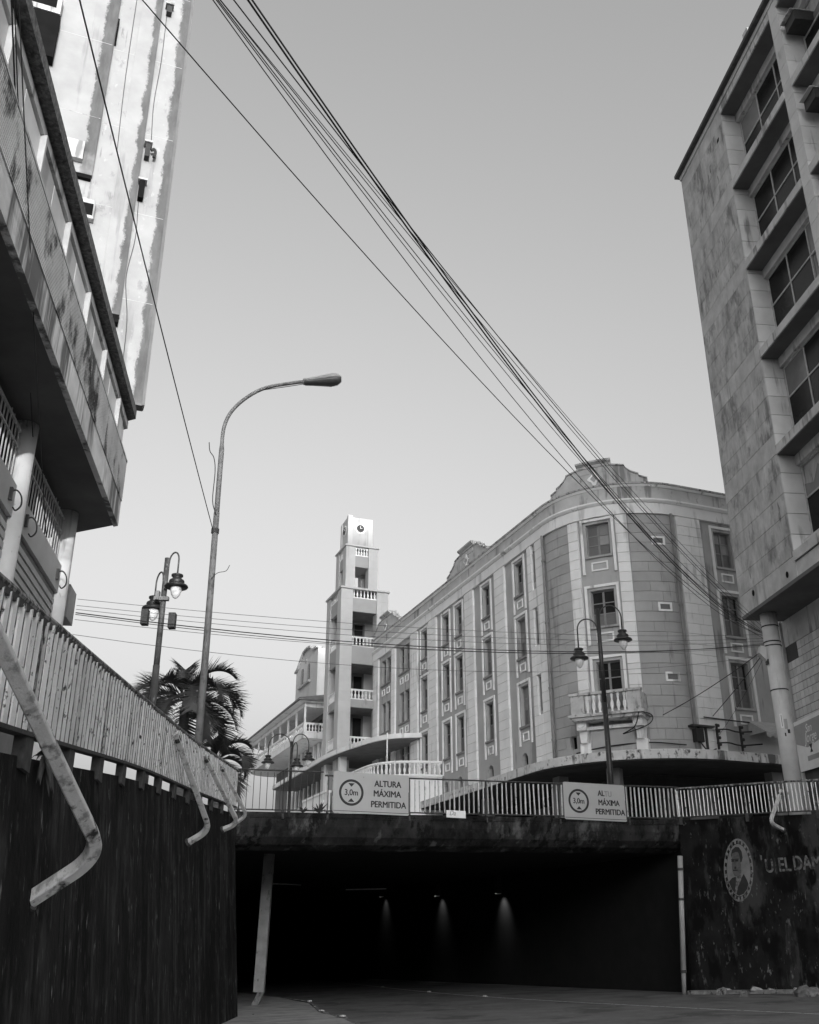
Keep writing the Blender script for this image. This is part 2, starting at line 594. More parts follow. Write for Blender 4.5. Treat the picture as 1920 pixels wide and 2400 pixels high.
# pale post inside the mouth
p0 = at_road(590, 2366)
Yp = p0.y
mb = MB()
top = atY(630, 2035, Yp)
hw = 0.165
base = atY(607, 2325, Yp)
mb.hexa([base + V((-hw, -.15, 0)), base + V((hw, -.15, 0)), base + V((hw, .15, 0)), base + V((-hw, .15, 0))],
        [top + V((-hw, -.15, .5)), top + V((hw, -.15, .5)), top + V((hw, .15, .5)), top + V((-hw, .15, .5))])
o = mb.build('concrete_post', mat('pale_post_paint', 0.26, var=0.25, scale=3, spots=(0.08, 5, 0.66)))
tag(o, 'pale leaning concrete post just inside the tunnel mouth', 'post')
mb = MB()
mb.hexa([p0 + V((-.12, -.1, -.1)), p0 + V((.10, -.1, -.1)), p0 + V((.10, .1, -.1)), p0 + V((-.12, .1, -.1))],
        [base + V((-.02, -.1, 0.02)), base + V((.18, -.1, 0.02)), base + V((.18, .1, 0.02)), base + V((-.02, .1, 0.02))])
mb.build('stub', M_kerb, o)

# sidewalk with kerb stones on the left
kpts = [at_road(*p) for p in ((830, 2412), (798, 2396), (749, 2383), (722, 2360))]
kdir = (kpts[-1] - kpts[0]).normalized()
kpath = [kpts[0] - kdir * 26] + kpts + [kpts[-1] + V((-1.5, 5, -0.05)), kpts[-1] + V((-4.5, 13, -.15))]
mb = MB()
for a, b in zip(kpath[:-1], kpath[1:]):
    la, lb = along(LEFT_TOP, a.y) if a.y < 29 else V((mouth(0, (a.y - 29.5) / .93).x, a.y, 0)), along(LEFT_TOP, b.y) if b.y < 29 else V((mouth(0, (b.y - 29.5) / .93).x, b.y, 0))
    za, zb_ = V((0, 0, 0.11)), V((0, 0, 0.11))
    mb.quad(V((a.x, a.y, road_z(a.x) + .11)), V((b.x, b.y, road_z(b.x) + .11)), V((lb.x, b.y, road_z(b.x) + .02)), V((la.x, a.y, road_z(a.x) + .02)))
sw = structure(mb.build('sidewalk', M_pave))
kk = catmull(kpath, 10)
dist = 0
for a, b in zip(kk[:-1], kk[1:]):
    if b.y < 3 or a.y > 40:
        continue
    mb = MB()
    t = (b - a)
    t.normalize()
    nn = V((t.y, -t.x, 0)) * 0.14
    e = t * 0.015
    z0, z1 = -0.05, 0.12 + random.uniform(-.015, .015)
    up0, up1 = V((0, 0, z0)), V((0, 0, z1))
    ra, rb = V((a.x, a.y, road_z(a.x))) + e, V((b.x, b.y, road_z(b.x))) - e
    mb.hexa([ra + up0, ra + nn + up0, rb + nn + up0, rb + up0], [ra + up1, ra + nn + up1, rb + nn + up1, rb + up1])
    mb.build('kerb_stone', M_kerb, sw)

# lane line and raised studs curving into the tunnel
lp = [at_road(*p) for p in ((728, 2297), (804, 2304), (897, 2314), (1006, 2325.5), (1137, 2336), (1330, 2348), (1600, 2362), (1920, 2377), (2250, 2392))]
lc = catmull(lp, 5)
mb = MB()
for a, b in zip(lc[:-1], lc[1:]):
    t = (b - a).normalized()
    nn = V((t.y, -t.x, 0)) * 0.055
    up = V((0, 0, 0.004))
    mb.quad(a - nn + up, b - nn + up, b + nn + up, a + nn + up)
structure(mb.build('lane_marking', M_line))
mb = MB().lathe([(0.09, 0), (0.085, 0.02), (0.05, 0.035)], n=10)
stud_me = mb.mesh('road_stud', mat('stud_white', 0.5, var=0.2))
spots_ = [(728, 2297, 'farthest in the tunnel'), (804, 2304, 'second from the far end'), (897, 2314, 'third from the far end'), (1006, 2325.5, 'fourth from the far end'), (1137, 2336, 'nearest the camera')]
for px, py, wh in spots_:
    p = at_road(px, py)
    o = link('road_stud', stud_me, None, Matrix.Translation(V((p.x, p.y, road_z(p.x) + .006))))
    tag(o, 'small white road stud on the line into the tunnel, ' + wh, 'road stud', 'road studs along the lane line')
for i, (px, py) in enumerate([(722, 2358), (749, 2383), (798, 2397)]):
    p = at_road(px, py)
    o = link('road_stud', stud_me, None, Matrix.Translation(V((p.x + .05, p.y, road_z(p.x) + .14))) @ Matrix.Scale(.9, 4))
    tag(o, ['white marker on the left kerb, farthest of three', 'white marker on the left kerb, middle of three', 'white marker on the left kerb, nearest of three'][i], 'road stud', 'markers on the left kerb')

# wall lamps in the tunnel (lit)
SW = Frame((mouth(15.35).x, mouth(15.35).y), -B)      # inner face of the right tunnel wall, d = A
for i, (px, py, wh, en) in enumerate([(905, 2098, 'the farthest and dimmest', 5), (1037, 2096, 'the middle one', 8), (1181, 2090, 'the nearest and brightest', 13)]):
    x, z = SW.hit(px, py)
    root = thing('tunnel_lamp', SW(x, 0, z), 'boxy wall lamp glowing inside the tunnel, ' + wh + ' of three', 'lamp', 'wall lamps in the tunnel')
    mb = MB().box(x - .17, x + .17, 0.18, 0.40, z - .08, z + .70, SW)
    mb.box(x - .3, x + .3, 0.0, 0.40, z + .701, z + .74, SW)
    mb.build('housing', M_blackmetal, root)
    mb = MB().box(x - .13, x + .13, 0.20, 0.38, z - .10, z - .082, SW)
    em = bpy.data.materials.get('tunnel_lamp_glow') or bpy.data.materials.new('tunnel_lamp_glow')
    em.use_nodes = True
    pb = em.node_tree.nodes['Principled BSDF']
    pb.inputs['Emission Color'].default_value = (1, 1, 1, 1)
    pb.inputs['Emission Strength'].default_value = 0.004
    mb.build('diffuser', em, root)
    ld = bpy.data.lights.new('tunnel_lamp_light', 'SPOT')
    ld.spot_size = math.radians(95)
    ld.spot_blend = 1.0
    ld.energy = en
    ld.shadow_soft_size = 0.10
    lo = bpy.data.objects.new('tunnel_lamp_light', ld)
    col.objects.link(lo)
    lo.parent = root
    lo.matrix_parent_inverse = WORLD[root.name].inverted()
    q = SW(x, 0.42, z - .12)
    lo.matrix_basis = Matrix.Translation(q) @ (SW(x, 0, z - .75) - q).to_track_quat('-Z', 'Y').to_matrix().to_4x4()

# thin pale bars painting the light glints under the tunnel ceiling
for (a, b, lab) in (((640, 2071), (705, 2074), 'left'), ((810, 2085), (905, 2083), 'middle')):
    pa, pb_ = atY(*a, 44), atY(*b, 46)
    mb = MB().tube([pa, pb_], 0.03, 6)
    o = mb.build('ceiling_glint', mat('glint_grey', 0.5, var=0.2))
    tag(o, 'thin pale bar standing for a light glint under the tunnel ceiling, ' + lab + ' one', 'pipe')
    MB().tube([pa, V((pa.x, pa.y, 4.2))], 0.015, 5).build('hanger', M_blackmetal, o)

# drain pipe at the right corner of the mouth
rc = mouth(15.1, -0.15)
mb = MB()
ptop, pbot = atY(1594, 2006, rc.y - .45), atY(1604, 2335, rc.y - .45)
o = thing('drain_pipe', pbot, 'pale vertical drain pipe at right corner of tunnel mouth', 'pipe')
MB().tube([ptop, pbot.lerp(ptop, .17)], 0.085, 12).build('pipe', mat('pale_pvc', 0.36, rough=0.6, var=0.25, scale=2), o, True)
MB().tube([pbot.lerp(ptop, .17), pbot], 0.07, 12).build('lower_pipe', M_pipe, o, True)
for f in (0.9, 0.68, 0.17):
    c_ = pbot.lerp(ptop, f)
    MB().tube([c_ - V((0, 0, .04)), c_ + V((0, 0, .04))], 0.1, 12).build('clamp', M_raildark, o)

# ------------------------------------------------------------------ railings
BAR = {}


def bar_mesh(h, m, th=0.013, dp=0.09):
    k = (round(h, 2), m.name, th, dp)
    if k not in BAR:
        b = MB()
        if dp > 0.1:      # pressed slat with a shallow fold
            f = .024
            prof = [(-f, -dp / 2), (-f * .62, -dp * .42), (f, -dp * .1), (-f * .3, dp / 2)]
            sec = prof + [(x + th, y) for x, y in reversed(prof)]
            n = len(sec)
            b.v = [(x, y, 0) for x, y in sec] + [(x, y, h) for x, y in sec]
            b.f = [tuple(reversed(range(n))), tuple(range(n, 2 * n))] + [(q, (q + 1) % n, n + (q + 1) % n, n + q) for q in range(n)]
        else:
            b.box(-th / 2, th / 2, -dp / 2, dp / 2, 0, h)
        BAR[k] = b.mesh('bar', m)
        if dp > 0.1:
            BAR[k].materials.append(M_slatedge)
            ps = BAR[k].polygons
            ps[2].material_index = 1
            ps[len(ps) - 1].material_index = 1
    return BAR[k]


def railing(name, poly, label, m, mtop, pitch, h, dp=0.09, th=0.013, base=0.12, gap=0.06, jitter=0.02, postevery=2.0, toprad=0.035, mbot=None, cat='railing', stub=0.12, lo=None, hi=None, turn=0.0, skip=()):
    L = [0]
    for a, b in zip(poly[:-1], poly[1:]):
        L.append(L[-1] + (b - a).length)

    def at(sx):
        for k in range(len(L) - 1):
            if sx <= L[k + 1] + 1e-6:
                f = (sx - L[k]) / (L[k + 1] - L[k])
                return poly[k].lerp(poly[k + 1], f), (poly[k + 1] - poly[k]).normalized()
        return poly[-1], (poly[-1] - poly[-2]).normalized()
    root = thing(name, poly[0], label, cat)
    up = V((0, 0, 1))
    total = L[-1]
    MB().tube([p + up * (base + h + gap) for p in poly], toprad, 8).build('top_rail', mtop, root)
    mb = MB()
    for a, b in zip(poly[:-1], poly[1:]):
        t = (b - a).normalized()
        nn = V((t.y, -t.x, 0)).normalized() * (dp / 2 + .008)
        z0, z1 = up * (base - .03), up * (base + .005)
        mb.hexa([a - nn + z0, a + nn + z0, b + nn + z0, b - nn + z0], [a - nn + z1, a + nn + z1, b + nn + z1, b - nn + z1])
    mb.build('bottom_rail', mbot or mtop, root)
    if dp > .1:
        mb = MB()
        for a, b in zip(poly[:-1], poly[1:]):
            t = (b - a).normalized()
            nn = V((t.y, -t.x, 0)).normalized() * .03
            z0, z1 = up * (base + h - .045), up * (base + h + gap - .02)
            mb.hexa([a - nn + z0, a + nn + z0, b + nn + z0, b - nn + z0], [a - nn + z1, a + nn + z1, b + nn + z1, b - nn + z1])
        mb.build('upper_strap', M_raildark, root)
    n = int(total / pitch)
    me = bar_mesh(h, m, th, dp)
    for i in range(n):
        sx = (i + .5) * pitch
        if any(a_ < sx < b_ for a_, b_ in skip):
            continue
        p, t = at(sx)
        an = math.atan2(t.y, t.x) + random.gauss(0, jitter) + turn
        link('bar', me, root, Matrix.Translation(p + up * (base + random.uniform(-.012, .0))) @ Matrix.Rotation(an, 4, 'Z') @ Matrix.Rotation(random.gauss(0, jitter * .25), 4, 'Y') @ Matrix.Diagonal((1, random.uniform(.93, 1.05), random.uniform(.975, 1.0), 1)))
    k = 0
    sx = 0.1
    while sx < total:
        p, t = at(sx)
        nn = V((t.y, -t.x, 0)).normalized()
        t2 = V((t.x, t.y, 0)).normalized()
        hw_, dw = stub, 0.05
        q = [p - t2 * hw_ - nn * dw, p + t2 * hw_ - nn * dw, p + t2 * hw_ + nn * dw, p - t2 * hw_ + nn * dw]
        MB().hexa([x - up * .2 for x in q], [x + up * (base - .03) for x in q]).build('foot', mbot or mtop, root)
        q = [p - t2 * .015 - nn * .03, p + t2 * .015 - nn * .03, p + t2 * .015 + nn * .03, p - t2 * .015 + nn * .03]
        MB().hexa([x + up * (base - .01) for x in q], [x + up * (base + h + gap) for x in q]).build('post', mtop, root)
        sx += postevery
    return root


lp_ = [p for p in LEFT_TOP if p.y > 2.5]
rail_l = railing('slatted_railing', lp_, 'long pale slatted railing with chipped paint on the left wall', M_rail, M_railtop, 0.215, 0.98, dp=0.12, base=0.105, gap=0.035, postevery=1.85, toprad=0.04, mbot=M_raildark, stub=0.14, turn=0.12)
bp = [V((*mouth(t, 0.0), deck_z(t))) for t in (0, 2.6)]
rail_b1 = railing('bridge_railing', bp, 'thin barred railing over the tunnel, left of the complete sign', M_raildark, M_raildark, 0.20, 1.08, dp=0.02, th=0.014, base=0.06, gap=0.03, postevery=1.3, toprad=0.022, stub=0.03)
bp = [V((*mouth(t, 0.0), deck_z(t))) for t in (2.65, 6, 10, 15.2)]
rail_b2 = railing('bridge_railing', bp, 'pale barred railing over the tunnel carrying both height signs', M_railfar, M_raildark, 0.165, 0.98, dp=0.05, th=0.026, base=0.06, gap=0.03, postevery=2.6, toprad=0.024, stub=0.03, jitter=0.05)
rp = [p for p in RIGHT_TOP if p.x < 21]
rail_r = railing('slatted_railing', rp, 'pale slatted railing with rust on top of the mossy right wall', M_rail, M_railtop, 0.125, 0.88, dp=0.055, th=0.03, base=0.05, gap=0.05, postevery=2.2, toprad=0.03, mbot=M_raildark, stub=0.05, turn=0.2)

# bent pipe braces


def brace(root, pts, r):
    P = [V(p) for p in pts]
    a, b, c = P
    d1, d2 = (a - b).normalized(), (c - b).normalized()
    R_ = r * 4.6
    path = [a, a.lerp(b, .35), a.lerp(b, .7)]
    for k in range(11):
        f = k / 10
        path.append((b + d1 * R_) * (1 - f) ** 2 + b * 2 * f * (1 - f) + (b + d2 * R_) * f * f)
    path += [b.lerp(c, .7), c]
    N_ = d1.cross(d2).normalized()
    mb = MB()
    rr = r * .86
    rings = []
    for k, p in enumerate(path):
        t = (path[min(k + 1, len(path) - 1)] - path[max(k - 1, 0)]).normalized()
        q = t.cross(N_).normalized()
        ch_ = rr * .82
        i = len(mb.v)
        for u_, v_ in ((rr, ch_), (ch_, rr), (-ch_, rr), (-rr, ch_), (-rr, -ch_), (-ch_, -rr), (ch_, -rr), (rr, -ch_)):
            mb.v.append(tuple(p + N_ * u_ + q * v_))
        rings.append(i)
    for a_, b_ in zip(rings[:-1], rings[1:]):
        for k in range(8):
            j = (k + 1) % 8
            mb.f.append((a_ + k, a_ + j, b_ + j, b_ + k))
    mb.f.append(tuple(rings[0] + k for k in range(8)))
    mb.f.append(tuple(rings[-1] + k for k in range(8)))
    br = mb.build('brace', M_brace, root)
    cz = (c - b).normalized()
    MB().tube([c - cz * .02, c + cz * .03], r * 1.5, 10).build('wall_plate', M_raildark, br)
    az = (a - b).normalized()
    MB().tube([a - az * .22, a - az * .12], r * 1.12, 10).build('clamp', M_raildark, br)


# near brace measured in the photograph; its lower end meets the wall face
def wall_face(poly, Y, z, inward=1):
    p = along(poly, Y)
    return V((p.x + inward * 0.085 * (p.z - z), Y, z))


pt = along(LEFT_TOP, 5.9)
brace(rail_l, [pt + V((0.03, 0, 1.0)), atY(238, 2000, 8.9), atY(66, 2112, 9.0)], 0.064)
for (ytop, yb, bend, end, pb_) in ((18.5, 20.9, (492, 1945), (442, 1974), 0.06), (22.8, 24.9, (559, 1930), (523, 1944), 0.056), (25.6, 27.3, (579, 1911), (555, 1927), 0.045)):
    pt = along(LEFT_TOP, ytop)
    brace(rail_l, [pt + V((0.05, 0, 0.95)), atY(*bend, yb), atY(*end, yb + .1)], pb_)
ptop = atY(1831, 1852, 33.2)
brace(rail_r, [ptop, atY(1805, 1928, 32.6), atY(1836, 1945, 32.9)], 0.055)

# ------------------------------------------------------------------ height limit signs


def text_obj(name, s, M, size, m, parent, bold=0.012, sx=0.92, align='CENTER', ext=0.002, shear=0):
    cu = bpy.data.curves.new(name, 'FONT')
    cu.body = s
    cu.size = size
    cu.align_x = align
    cu.align_y = 'CENTER'
    cu.extrude = ext
    cu.shear = shear
    cu.materials.append(m)
    R3 = Matrix(((1, 0, 0, 0), (0, 0, -1, 0), (0, 1, 0, 0), (0, 0, 0, 1)))     # text plane upright
    tmp = bpy.data.objects.new('tmp', cu)
    col.objects.link(tmp)
    dg = bpy.context.evaluated_depsgraph_get()
    me = bpy.data.meshes.new_from_object(tmp.evaluated_get(dg))
    me.name = name
    bpy.data.objects.remove(tmp)
    bpy.data.curves.remove(cu)
    if bold:
        n = len(me.vertices)
        vs = [v.co.copy() for v in me.vertices]
        fs = [tuple(p.vertices) for p in me.polygons]
        m2 = bpy.data.meshes.new(name)
        sh_ = [(-bold, 0, 0), (bold, 0, .0006), (0, bold * .6, .0003), (0, -bold * .6, .0009)]
        m2.from_pydata([v + V(d) for d in sh_ for v in vs], [], [tuple(i + k * n for i in f) for k in range(4) for f in fs])
        m2.materials.append(m)
        bpy.data.meshes.remove(me)
        me = m2
    return link(name, me, parent, M @ R3 @ Matrix.Diagonal((sx, 1, 1, 1)))


def height_sign(t0, t1, z0, z1, label, faded, tilt=0.0):
    c_ = (t0 + t1) / 2
    W, H = t1 - t0, z1 - z0
    p = mouth(c_, -0.10)
    # local: x to the right, y away from viewer, z up
    M = Matrix(((B.x, A.x, 0, p.x), (B.y, A.y, 0, p.y), (0, 0, 1, (z0 + z1) / 2), (0, 0, 0, 1))) @ Matrix.Rotation(tilt, 4, 'Y')
    root = link('height_limit_sign', None, None, Matrix.Translation(V((p.x, p.y, z0))))
    tag(root, label, 'sign', 'height limit signs on the bridge railing')
    r = 0.05
    poly = []
    for (cx, cz, a0) in ((W / 2 - r, H / 2 - r, 0), (-W / 2 + r, H / 2 - r, 90), (-W / 2 + r, -H / 2 + r, 180), (W / 2 - r, -H / 2 + r, 270)):
        for k in range(4):
            an = math.radians(a0 + 30 * k)
            poly.append((cx + r * math.cos(an), cz + r * math.sin(an)))
    MB().prism(poly, -0.008, 0.012).build('plate', M_white_sign, root, False, M)
    mb = MB()
    mb.box(-W / 2 + .02, W / 2 - .01, -.011, -.0085, -H / 2 + .05, -H / 2 + .065)
    mb.box(W / 2 - .022, W / 2 - .010, -.011, -.0085, -H / 2 + .05, H / 2 * .15)
    mb.build('border_line', M_signblack, root, False, M)
    cx = -W / 2 + W * .235
    ring = MB()
    n = 40
    R1, R0 = H * .325, H * .265
    pr = []
    for k in range(n):
        a0, a1 = 2 * math.pi * k / n, 2 * math.pi * (k + 1) / n
        ring.hexa([(cx + R0 * math.cos(a0), -.011, R0 * math.sin(a0)), (cx + R0 * math.cos(a1), -.011, R0 * math.sin(a1)), (cx + R0 * math.cos(a1), -.0085, R0 * math.sin(a1)), (cx + R0 * math.cos(a0), -.0085, R0 * math.sin(a0))],
                  [(cx + R1 * math.cos(a0), -.011, R1 * math.sin(a0)), (cx + R1 * math.cos(a1), -.011, R1 * math.sin(a1)), (cx + R1 * math.cos(a1), -.0085, R1 * math.sin(a1)), (cx + R1 * math.cos(a0), -.0085, R1 * math.sin(a0))])
    ring.build('ring', M_signblack, root, False, M)
    s = H * .085
    for sg in (1, -1):
        zt = sg * R0 * .95 * .72
        MB().prism([(cx - s, zt + sg * s * .55), (cx + s, zt + sg * s * .55), (cx, zt - sg * s * .5)], -.011, -.0085).build('arrow', M_signblack, root, False, M)
    D = Matrix.Translation((0, -.0105, 0))
    tx = -W / 2 + W * .715
    hgt = H * .215
    text_obj('lettering', '3,0m', M @ D @ Matrix.Translation((cx, 0, -.005)), H * .205, M_signblack, root, .006, .90)
    if faded:
        text_obj('lettering', 'AL', M @ D @ Matrix.Translation((tx - W * .11, 0, H * .235)), hgt, M_signblack, root, .009, .85)
        text_obj('lettering', 'TU', M @ D @ Matrix.Translation((tx + W * .005, 0, H * .225)), hgt, M_signfade, root, .006, .85)
        text_obj('lettering', 'MÁXI', M @ D @ Matrix.Translation((tx - W * .055, 0, -.02)), hgt, M_signblack, root, .009, .85)
        text_obj('lettering', 'MA', M @ D @ Matrix.Translation((tx + W * .115, 0, -.02)), hgt, M_signblack, root, .008, .85)
    else:
        text_obj('lettering', 'ALTURA', M @ D @ Matrix.Translation((tx, 0, H * .245)), hgt, M_signblack, root, .009, .90)
        text_obj('lettering', 'MÁXIMA', M @ D @ Matrix.Translation((tx - W * .008, 0, 0)), hgt, M_signblack, root, .009, .90)
    text_obj('lettering', 'PERMITIDA', M @ D @ Matrix.Translation((tx + (W * .01 if not faded else W * .02), 0, -H * .265)), hgt, M_signblack, root, .009, .90)
    return root


height_sign(2.88, 5.30, 5.0, 6.19, 'grey height limit sign with its full lettering, above the left half of the tunnel', False)
height_sign(10.68, 13.0, 5.13, 6.30, 'grey height limit sign with part of its top word worn away, near the right wall', True)

# small white placard and weeds on the deck edge
mb = MB()
z_ = deck_z(6.6)
o = thing('white_placard', fm(6.9, 0.08, z_ - .05), 'small white placard lying at the foot of the bridge railing', 'placard')
mb.box(6.55, 7.2, 0.06, 0.075, z_ - .08, z_ + .14, fm)
mb.build('board', M_white, o)
text_obj('lettering', 'Da', Matrix(((B.x, A.x, 0, fm(6.75, .077, 0).x), (B.y, A.y, 0, fm(6.75, .077, 0).y), (0, 0, 1, z_ + .05), (0, 0, 0, 1))), .2, M_signfade, o, 0, .9, shear=.3)
wn = 0
for (t, hgt, lab) in ((2.5, .34, 'leafy weed growing beside the complete height sign'), (2.0, .2, 'low weed on the beam left of the complete height sign'), (7.7, .16, 'low weed on the beam beside the small placard'), (9.6, .15, 'low weed on the beam left of the worn sign'), (15.0, .2, 'weed at the corner where both railings meet')):
    mb = MB()
    c_ = fm(t, .03, deck_z(t) - .03)
    for k in range(34):
        an, ln = random.uniform(0, 6.28), hgt * random.uniform(.5, 1.1)
        tip = c_ + V((math.cos(an) * ln * .8, math.sin(an) * ln * .35, ln * random.uniform(.4, 1)))
        sd_ = V((math.sin(an), -math.cos(an), .3)) * 0.025
        m_ = c_.lerp(tip, .6) + V((0, 0, .02))
        mb.quad(c_, m_ - sd_, tip, m_ + sd_)
    o = mb.build('weed', M_plant)
    tag(o, lab, 'weed', 'weeds on the bridge beam')

# weeds sprouting from the left wall top under the slats
mb = MB()
c_ = along(LEFT_TOP, 8.9) + V((.05, 0, -.05))
for k in range(40):
    an, ln = random.uniform(-1.6, 1.6), random.uniform(.1, .34)
    tip = c_ + V((math.cos(an) * ln * .6, random.uniform(-.4, .3), random.uniform(-.35, .22)))
    m_ = c_.lerp(tip, .55) + V((0, 0, .04))
    sd_ = V((.01, .03, .02))
    mb.quad(c_, m_ - sd_, tip, m_ + sd_)
tag(mb.build('weed', M_plant), 'drooping weed on top of the left wall beside the nearest brace', 'weed')

# stones and litter at the foot of the walls
for i, (px, py, r, lab) in enumerate([(1690, 2326, .3, 'pale rubble stone at the foot of the right wall, left one'), (1885, 2330, .42, 'large rubble stone at the foot of the right wall, right one'), (1735, 2330, .16, 'small rubble stone at the foot of the right wall, middle one'), (590, 2385, .2, 'broken kerb stone on the left pavement by the post'), (650, 2388, .14, 'small stone on the left pavement near the kerb')]):
    p = at_road(px, py + 4)
    if px > 1500:
        p = p + V((.0, -0.35, 0))
    mb = MB()
    n = 9
    rings = []
    for (rr, zz) in ((1.0, 0), (.95, .3), (.6, .55), (.2, .66)):
        rings.append([p + V((math.cos(6.283 * k / n) * r * rr * random.uniform(.75, 1.2), math.sin(6.283 * k / n) * r * .7 * rr * random.uniform(.8, 1.1), zz * r * random.uniform(.8, 1.2) - .02)) for k in range(n)])
    for a, b in zip(rings[:-1], rings[1:]):
        for k in range(n):
            mb.quad(a[k], a[(k + 1) % n], b[(k + 1) % n], b[k])
    mb.quad(*rings[-1])
    tag(mb.build('rubble_stone', M_kerb), lab, 'stone', 'loose stones along the road')
    r *= 1

mb = MB()
rt_ = [p for p in RIGHT_TOP if p.x < 20]
for a, b in zip(rt_[:-1], rt_[1:]):
    t = V((b.x - a.x, b.y - a.y, 0)).normalized()
    nn = V((t.y, -t.x, 0))
    oa, ob = .085 * (a.z - .06 - road_z(a.x)), .085 * (b.z - .06 - road_z(b.x))
    A0, B0 = V((a.x, a.y, road_z(a.x))) + nn * (oa - .02), V((b.x, b.y, road_z(b.x))) + nn * (ob - .02)
    up = V((0, 0, .11))
    mb.hexa([A0, A0 + nn * .45, B0 + nn * .45, B0], [A0 + up, A0 + nn * .42 + up, B0 + nn * .42 + up, B0 + up])
structure(mb.build('kerb', M_kerb))
litter = [(1.2, .16, .05), (2.1, .2, .1), (2.5, .1, .05), (3.3, .14, .06), (4.2, .12, .05), (5.0, .2, .07)]
for i, (d_, w_, h_) in enumerate(litter):
    t = V((rt_[-1].x - rt_[0].x, rt_[-1].y - rt_[0].y, 0)).normalized()
    nn = V((t.y, -t.x, 0))
    c_ = V((rt_[0].x, rt_[0].y, 0)) + t * d_ + nn * (.62 + .1 * (i % 2))
    c_.z = road_z(c_.x) + .11
    o = MB().hexa([c_ + V((-w_, -.1, 0)), c_ + V((w_, -.12, 0)), c_ + V((w_ * .8, .1, 0)), c_ + V((-w_ * .9, .08, 0))], [c_ + V((-w_ * .6, -.06, h_)), c_ + V((w_ * .5, -.05, h_ * .7)), c_ + V((w_ * .4, .06, h_ * .8)), c_ + V((-w_ * .5, .05, h_ * 1.2))]).build('litter_scrap', mat('pale_litter', .3, var=.6, scale=9))
    tag(o, 'pale scrap of litter on the kerb under the right wall, %s from the drain pipe' % ('nearest', 'second', 'third', 'fourth', 'fifth', 'farthest')[i], 'litter', 'litter under the right wall')

# painted mural on the right wall: medallion portrait and letters
PR0, PR1 = V((9.08, 34.93)), V((13.0, 32.45))
rd = (PR1 - PR0).normalized()
rn = V((-rd.y, rd.x)) * -1 if (V((-rd.y, rd.x))).y > 0 else V((-rd.y, rd.x))


def mural_pt(px, py, lift=0.012):
    """point on the battered face of the right wall"""
    r = ray(px, py)
    best = None
    for a, b in zip(RIGHT_TOP[:-1], RIGHT_TOP[1:]):
        d_ = (b - a)
        t2 = V((d_.x, d_.y)).normalized()
        nn = V((t2.y, -t2.x))
        # wall plane: (p-a).nn = .085*(ztop - z)
        zt = a.z - .06
        den = r.x * nn.x + r.y * nn.y + .085 * r.z
        num = a.x * nn.x + a.y * nn.y + .085 * (zt - EYE)
        t = num / den
        q = V((r.x * t, r.y * t, EYE + r.z * t))
        k = (V((q.x, q.y)) - V((a.x, a.y))).dot(t2)
        if -.05 <= k <= V((d_.x, d_.y)).length + .05:
            return q + V((nn.x, nn.y, .085)) * lift
    return q


def mpoly(pts, lift):
    return [mural_pt(x, y, lift) for x, y in pts]


mz = lambda x, y: (1640 + x / 6.16, 1900 + y / 6.16)
mur = thing('wall_mural', mural_pt(1733, 2113), 'faded oval portrait of a man in suit painted on the mossy right wall', 'mural')
cx, cy, ax, ay = 565, 860, 212, 455
oval = lambda sx, n=40, cx=cx, cy=cy: [mz(cx + math.cos(2 * math.pi * k / n) * ax * sx + math.sin(2 * math.pi * k / n) * 14, cy + math.sin(2 * math.pi * k / n) * ay * (1 - (1 - sx) * .85)) for k in range(n)]
rim = MB()
o1, o2 = mpoly(oval(1.0, 48), .018), mpoly(oval(.93, 48), .018)
o3, o4 = mpoly(oval(.82, 48), .018), mpoly(oval(.78, 48), .018)
for k in range(48):
    j = (k + 1) % 48
    rim.quad(o1[k], o1[j], o2[j], o2[k])
    if k % 2 == 0:
        rim.quad(o2[k], o2[j], o3[j], o3[k])
rim.build('rim', M_mural, mur)
b_ = MB()
b_.quad(*mpoly(oval(.80, 40), .014))
b_.build('background', mat('mural_pale_ground', 0.17, var=0.3, scale=3), mur)
s_ = MB()
s_.quad(*mpoly([mz(*p) for p in [(425, 1030), (470, 975), (520, 955), (545, 1010), (600, 985), (640, 915), (690, 1010), (708, 1060), (690, 1130), (640, 1200), (575, 1230), (520, 1200), (470, 1140)]], .024))
s_.build('jacket', M_muraldark, mur)
s_ = MB()
s_.quad(*mpoly([mz(*p) for p in [(530, 960), (600, 920), (606, 990), (560, 1100), (535, 1210), (512, 1190), (525, 1080)]], .030))
s_.build('shirt', M_mural, mur)
s_ = MB()
s_.quad(*mpoly([mz(*p) for p in [(470, 640), (500, 600), (560, 590), (590, 640), (600, 760), (605, 900), (560, 950), (510, 945), (480, 890), (468, 780)]], .030))
s_.build('face', M_muralskin, mur)
s_ = MB()
s_.quad(*mpoly([mz(*p) for p in [(458, 640), (470, 570), (520, 525), (570, 530), (610, 590), (625, 680), (612, 740), (595, 750), (580, 660), (560, 600), (520, 600), (475, 625), (462, 690)]], .036))
s_.build('hair', M_muraldark, mur)
s_ = MB()
for x, y, w_, h_ in ((485, 730, 22, 14), (540, 725, 24, 14), (520, 830, 14, 18), (520, 866, 34, 9), (540, 703, 30, 6), (485, 708, 26, 6)):
    s_.quad(*mpoly([mz(x - w_, y + h_), mz(x + w_, y + h_ - 4), mz(x + w_, y - h_ - 4), mz(x - w_, y - h_)], .036))
s_.build('features', M_muraldark, mur)
for (x, y, w_, h_) in ((812, 665, 12, 22), (255, 810, 12, 32)):
    MB().quad(*mpoly([mz(x - w_, y - h_), mz(x + w_, y - h_ + 8), mz(x + w_, y + h_), mz(x - w_ + 8, y + h_)], .014)) if False else None
lets = thing('painted_lettering', mural_pt(1850, 2035), 'faded capital letters U EL DAMA painted on the right wall beside the portrait', 'lettering')
c0, c1 = mural_pt(1805, 2035), mural_pt(1915, 2020)
tdir = V((c1.x - c0.x, c1.y - c0.y, 0)).normalized()
